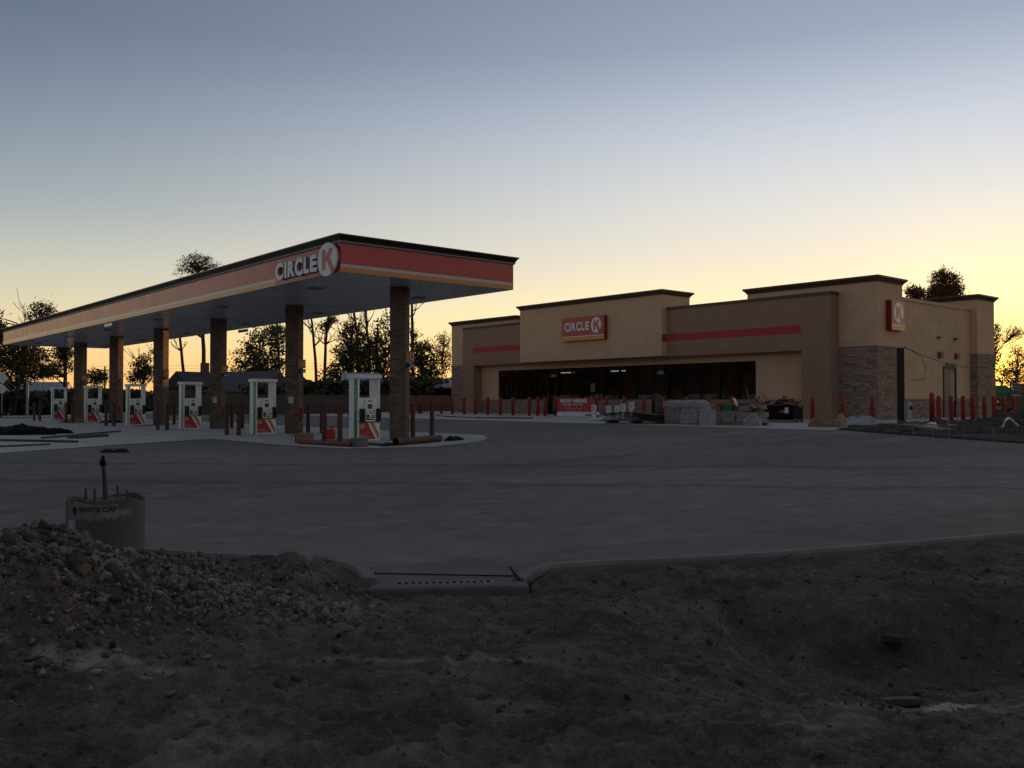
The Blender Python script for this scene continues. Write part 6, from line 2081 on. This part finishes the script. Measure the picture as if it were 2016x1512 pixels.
for (x, y, z, a, b, c, m_) in ((0.2, 0.4, 0.62, .4, .42, .26, 'cardboard'), (-0.2, 0.45, 0.62, .38, .36, .2, 'cardboard'), (-0.1, -0.05, 0.62, .4, .40, .30, 'green_paint'), (0.2, -0.42, 0.62, .42, .4, .26, 'cardboard'), (0.1, 0.42, 0.885, .4, .4, .16, 'cardboard')):
    MB().obox((x, y, z + c / 2), (a, b, c), Matrix.Rotation(rnd.uniform(-.3, .3), 3, 'Z')).build('carton', M[m_], t)
    MB().obox((x, y, z + c + 0.003), (a * 0.98, 0.05, 0.002), Matrix.Rotation(0, 3, 'Z')).build('tape', M['paper'], t)
t = thing('carton_pallet', 'ragged pallet of split cartons beside a red bollard', 'pallet', (32.4, 22.15, ZG(32.4) + 0.016), -0.1)
pallet(t, 0.9, 1.05)
boxes(t, 0.9, 1.0, 0.13, 2, 3, 3, 0.22, M['paleboxes'], 0.05)
for k in range(6):
    x, y, z = rnd.uniform(-.35, .35), rnd.uniform(-.5, .5), 0.6 + 0.13 * (k % 3)
    MB().obox((x, y, z), (rnd.uniform(.25, .45), rnd.uniform(.3, .5), rnd.uniform(.1, .25)), Matrix.Rotation(rnd.uniform(-.5, .5), 3, 'Z') @ Matrix.Rotation(rnd.uniform(-.35, .35), 3, 'X')).build('carton', M[('cardboard', 'paleboxes', 'cardboard')[k % 3]], t)
for k in range(7):
    x, y = rnd.uniform(-.45, .3), rnd.uniform(-.6, .6)
    MB().obox((x, y, 0.75 + 0.08 * k), (rnd.uniform(.2, .5), rnd.uniform(.2, .5), 0.008), Matrix.Rotation(rnd.uniform(-1, 1), 3, 'Z') @ Matrix.Rotation(rnd.uniform(-1.2, 1.2), 3, 'X')).build('torn_flap', M[('cardboard', 'whiteplastic', 'cardboard', 'paper')[k % 4]], t)
lump('film_heap', 'torn plastic film hanging at the right of the split cartons', 'plastic film', 31.9, 21.75, ZG(31.9) + 0.016, 0.4, 0.35, 0.42, M['plastic_wrap'], 0.1, 37, 0.5, (44, 16))
tag(MB().tube([(32.7, 22.3, 0.6), (32.9, 22.6, 1.3), (33.0, 22.85, 2.0)], [0.018, 0.016, 0.012], 6).build('leaning_stick', M['newwood']), 'thin stick leaning out of the split cartons', 'stick')

sk = thing('junk_crate', 'black open crate heaped with torn cardboard on a pallet before the stone wall', 'crate', (36.4, 23.3, ZG(36.4) + 0.016), 0.12)
pallet(sk, 1.0, 1.8)
for (a0, a1, b0, b1) in ((-0.5, -0.46, -0.85, 0.85), (0.46, 0.5, -0.85, 0.85), (-0.459, 0.459, -0.85, -0.81), (-0.459, 0.459, 0.81, 0.85)):
    MB().box(a0, a1, b0, b1, 0.131, 0.78).build('side_board', M['blacktarp'], sk)
MB().prism([(-0.30 + 0.09 * math.cos(a * math.pi / 8), 0.5 + 0.06 * math.sin(a * math.pi / 8)) for a in range(16)], -0.506, -0.5005, 'x').build('red_label', M['bollard'], sk)
MB().box(-0.507, -0.5005, -0.62, -0.44, 0.42, 0.68).build('white_label', M['paper'], sk)
MB().box(-0.505, -0.5005, -0.42, -0.2, 0.46, 0.54).build('white_label', M['paper'], sk)
for k in range(12):
    x, y = rnd.uniform(-.4, .3), rnd.uniform(-.75, .75)
    MB().obox((x, y, 0.72 + rnd.uniform(0, .22)), (rnd.uniform(.3, .6), rnd.uniform(.3, .7), 0.01), Matrix.Rotation(rnd.uniform(-1, 1), 3, 'Z') @ Matrix.Rotation(rnd.uniform(-.9, .9), 3, 'X')).build('torn_cardboard', M['cardboard'], sk)
MB().obox((-0.4, 0.6, 0.95), (0.05, 0.10, 0.4), Matrix.Rotation(0.3, 3, 'X')).build('paper_scrap', M['paper'], sk)
t = thing('paper_scrap', 'crumpled white paper on the pavement left of the junk crate', 'paper', (34.6, 23.0, ZG(34.6) + 0.02), 0.5)
MB().obox((0, 0, 0.07), (0.22, 0.34, 0.02), Matrix.Rotation(0.4, 3, 'X')).obox((0.05, -0.12, 0.09), (0.15, 0.2, 0.02), Matrix.Rotation(-0.7, 3, 'X')).build('sheet', M['paper'], t)
lump('paper_sacks', 'flattened brown paper sacks on the pavement before the stone wall', 'sacks', 32.9, 19.1, ZG(32.9) + 0.016, 0.35, 0.65, 0.36, M['cardboard'], -0.1, 41, 0.35, (40, 14))
MB_ = lump('paper_sack', 'torn pale paper sack standing beside the brown sacks', 'sack', 33.3, 18.55, ZG(33.3) + 0.016, 0.2, 0.2, 0.48, M['stake'], 0.4, 43, 0.3)
lump('film_sheet', 'crumpled sheet of cloudy plastic film lying before the stone wall', 'plastic film', 35.0, 18.6, ZG(35) + 0.016, 0.6, 1.15, 0.35, M['plastic_wrap'], -0.3, 47, 0.35, (50, 16))
beam('board', 'muddy plank lying beside the plastic sheet', 'board', (33.2, 18.2, 0.33), (33.6, 16.4, 0.34), 0.2, 0.08, M['wood'])

# dug-over soil right of the store, with stakes and string
gx, gy = np.meshgrid(np.linspace(25.5, 62, 300), np.linspace(2, 18.2, 160))
edge = np.clip((gx - (27.2 + (gy - 9.6) * 0.52)) / 2.2, 0, 1)
wall = np.clip((17.6 - gy + np.clip((38 - gx) * 0.5, -1.6, 0.3)) / 1.2, 0, 1)
q = 0.30 * np.exp(-(((gx - 46) / 5.5) ** 2 + ((gy - 13.0) / 2.2) ** 2)) + 0.55 * np.exp(-(((gx - 38.5) / 3) ** 2 + ((gy - 12.9) / 1.6) ** 2)) - 0.10 * np.exp(-(((gx - 33.5) / 2.0) ** 2 + ((gy - 13.2) / 1.2) ** 2))
zz = 0.04 + np.interp(gx, [21, 31, 37.6, 60], [0, 0.28, 0.38, 0.4]) + edge * wall * (q + 0.42 * fbm(gx * 1.1, gy * 1.1, 91, 5, 0.7) + 0.08)
zz = np.where(edge <= 0.01, zz - 0.16, zz)
zz = np.where(wall <= 0.02, zz - 0.2, zz)
tag(link('dug_soil', grid_mesh('dug_soil', np.stack([gx, gy, zz], -1), M['soil'], np.zeros_like(gx))), kind='structure')


tag(clods('soil_lumps', 1500, M['soilclod'], lambda r, n: (r.uniform(29.5, 48, n), r.uniform(9, 16.5, n)), 0.03, 0.16, 17, 0.1, 1,
          lambda X_, Y_: (X_, Y_, np.array([zz[np.argmin(np.abs(gy[:, 0] - b_)), np.argmin(np.abs(gx[0] - a_))] for a_, b_ in zip(X_, Y_)]))), 'lumps of dug soil right of the meter post', 'soil lumps', kind='stuff')


def soilz(x, y):
    i = np.argmin(np.abs(gy[:, 0] - y))
    j = np.argmin(np.abs(gx[0] - x))
    return float(zz[i, j])


for i, (x, y, h, lab) in enumerate(((27.9, 13.1, 0.62, 'leftmost'), (27.9, 12.5, 0.55, 'second'), (27.4, 11.8, 0.95, 'third'), (33.2, 14.0, 0.75, 'fourth'), (27.6, 10.6, 0.55, 'fifth'), (27.8, 9.8, 0.42, 'rightmost'))):
    t = thing('survey_stake', '%s thin survey stake in the dug soil right of the meter post' % lab, 'stake', (x, y, soilz(x, y) - 0.1), rnd.uniform(0, 1), 'survey stakes in the dug soil')
    MB().obox((0, 0, h / 2 + 0.05), (0.035, 0.02, h + 0.1), Matrix.Rotation(rnd.uniform(-.06, .06), 3, 'X')).build('lath', M['stake'] if i in (1, 5) else M['orange_tape'], t)
    MB().obox((0.02, 0.0, h * 0.75), (0.012, 0.10, 0.03), Matrix.Rotation(0.5, 3, 'X')).build('tape', M['orange_tape'] if i != 2 else M['paper'], t)
beam('stake_rail', 'thin orange rail tied between the survey stakes', 'rail', (27.9, 13.1, 0.66), (27.4, 11.8, 0.60), 0.03, 0.03, M['orange_tape'])
beam('stake_rail', 'thin rail between the third and fourth survey stakes', 'rail', (27.4, 11.8, 0.62), (33.2, 14.0, 0.5), 0.03, 0.03, M['orange_tape'])
sl = beam('concrete_slab', 'grey concrete slab tilted in the dug soil', 'slab', (33.0, 15.9, 0.40), (30.6, 13.2, 0.30), 0.7, 0.12, M['kerb'])
lump('plastic_bag', 'white plastic bag on the tilted slab', 'bag', 31.8, 14.3, 0.46, 0.2, 0.22, 0.14, M['whiteplastic'], 0, 51, 0.5)
t = thing('pipe_elbow', 'white plastic pipe elbow lying on the dug soil', 'pipe', (32.5, 12.0, soilz(32.5, 12.0) + 0.05), 0.4)
MB().tube([(-0.25, 0.2, 0.0), (-0.22, 0.1, 0.25), (0.0, 0.0, 0.32), (0.25, -0.15, 0.2), (0.4, -0.3, 0.05)], 0.04, 10).build('bend', M['whiteplastic'], t)
MB().tube([(0.4, -0.3, 0.05), (0.52, -0.38, -0.02)], 0.05, 10).build('collar', M['bollard'], t)
tag(MB().tube([(33.0, 11.6, 0.5), (30.4, 10.6, 0.40), (27.8, 9.8, 0.40)], 0.01, 5).build('string_line', M['stake']), 'slack string line from the pipe elbow to the right stakes', 'string')
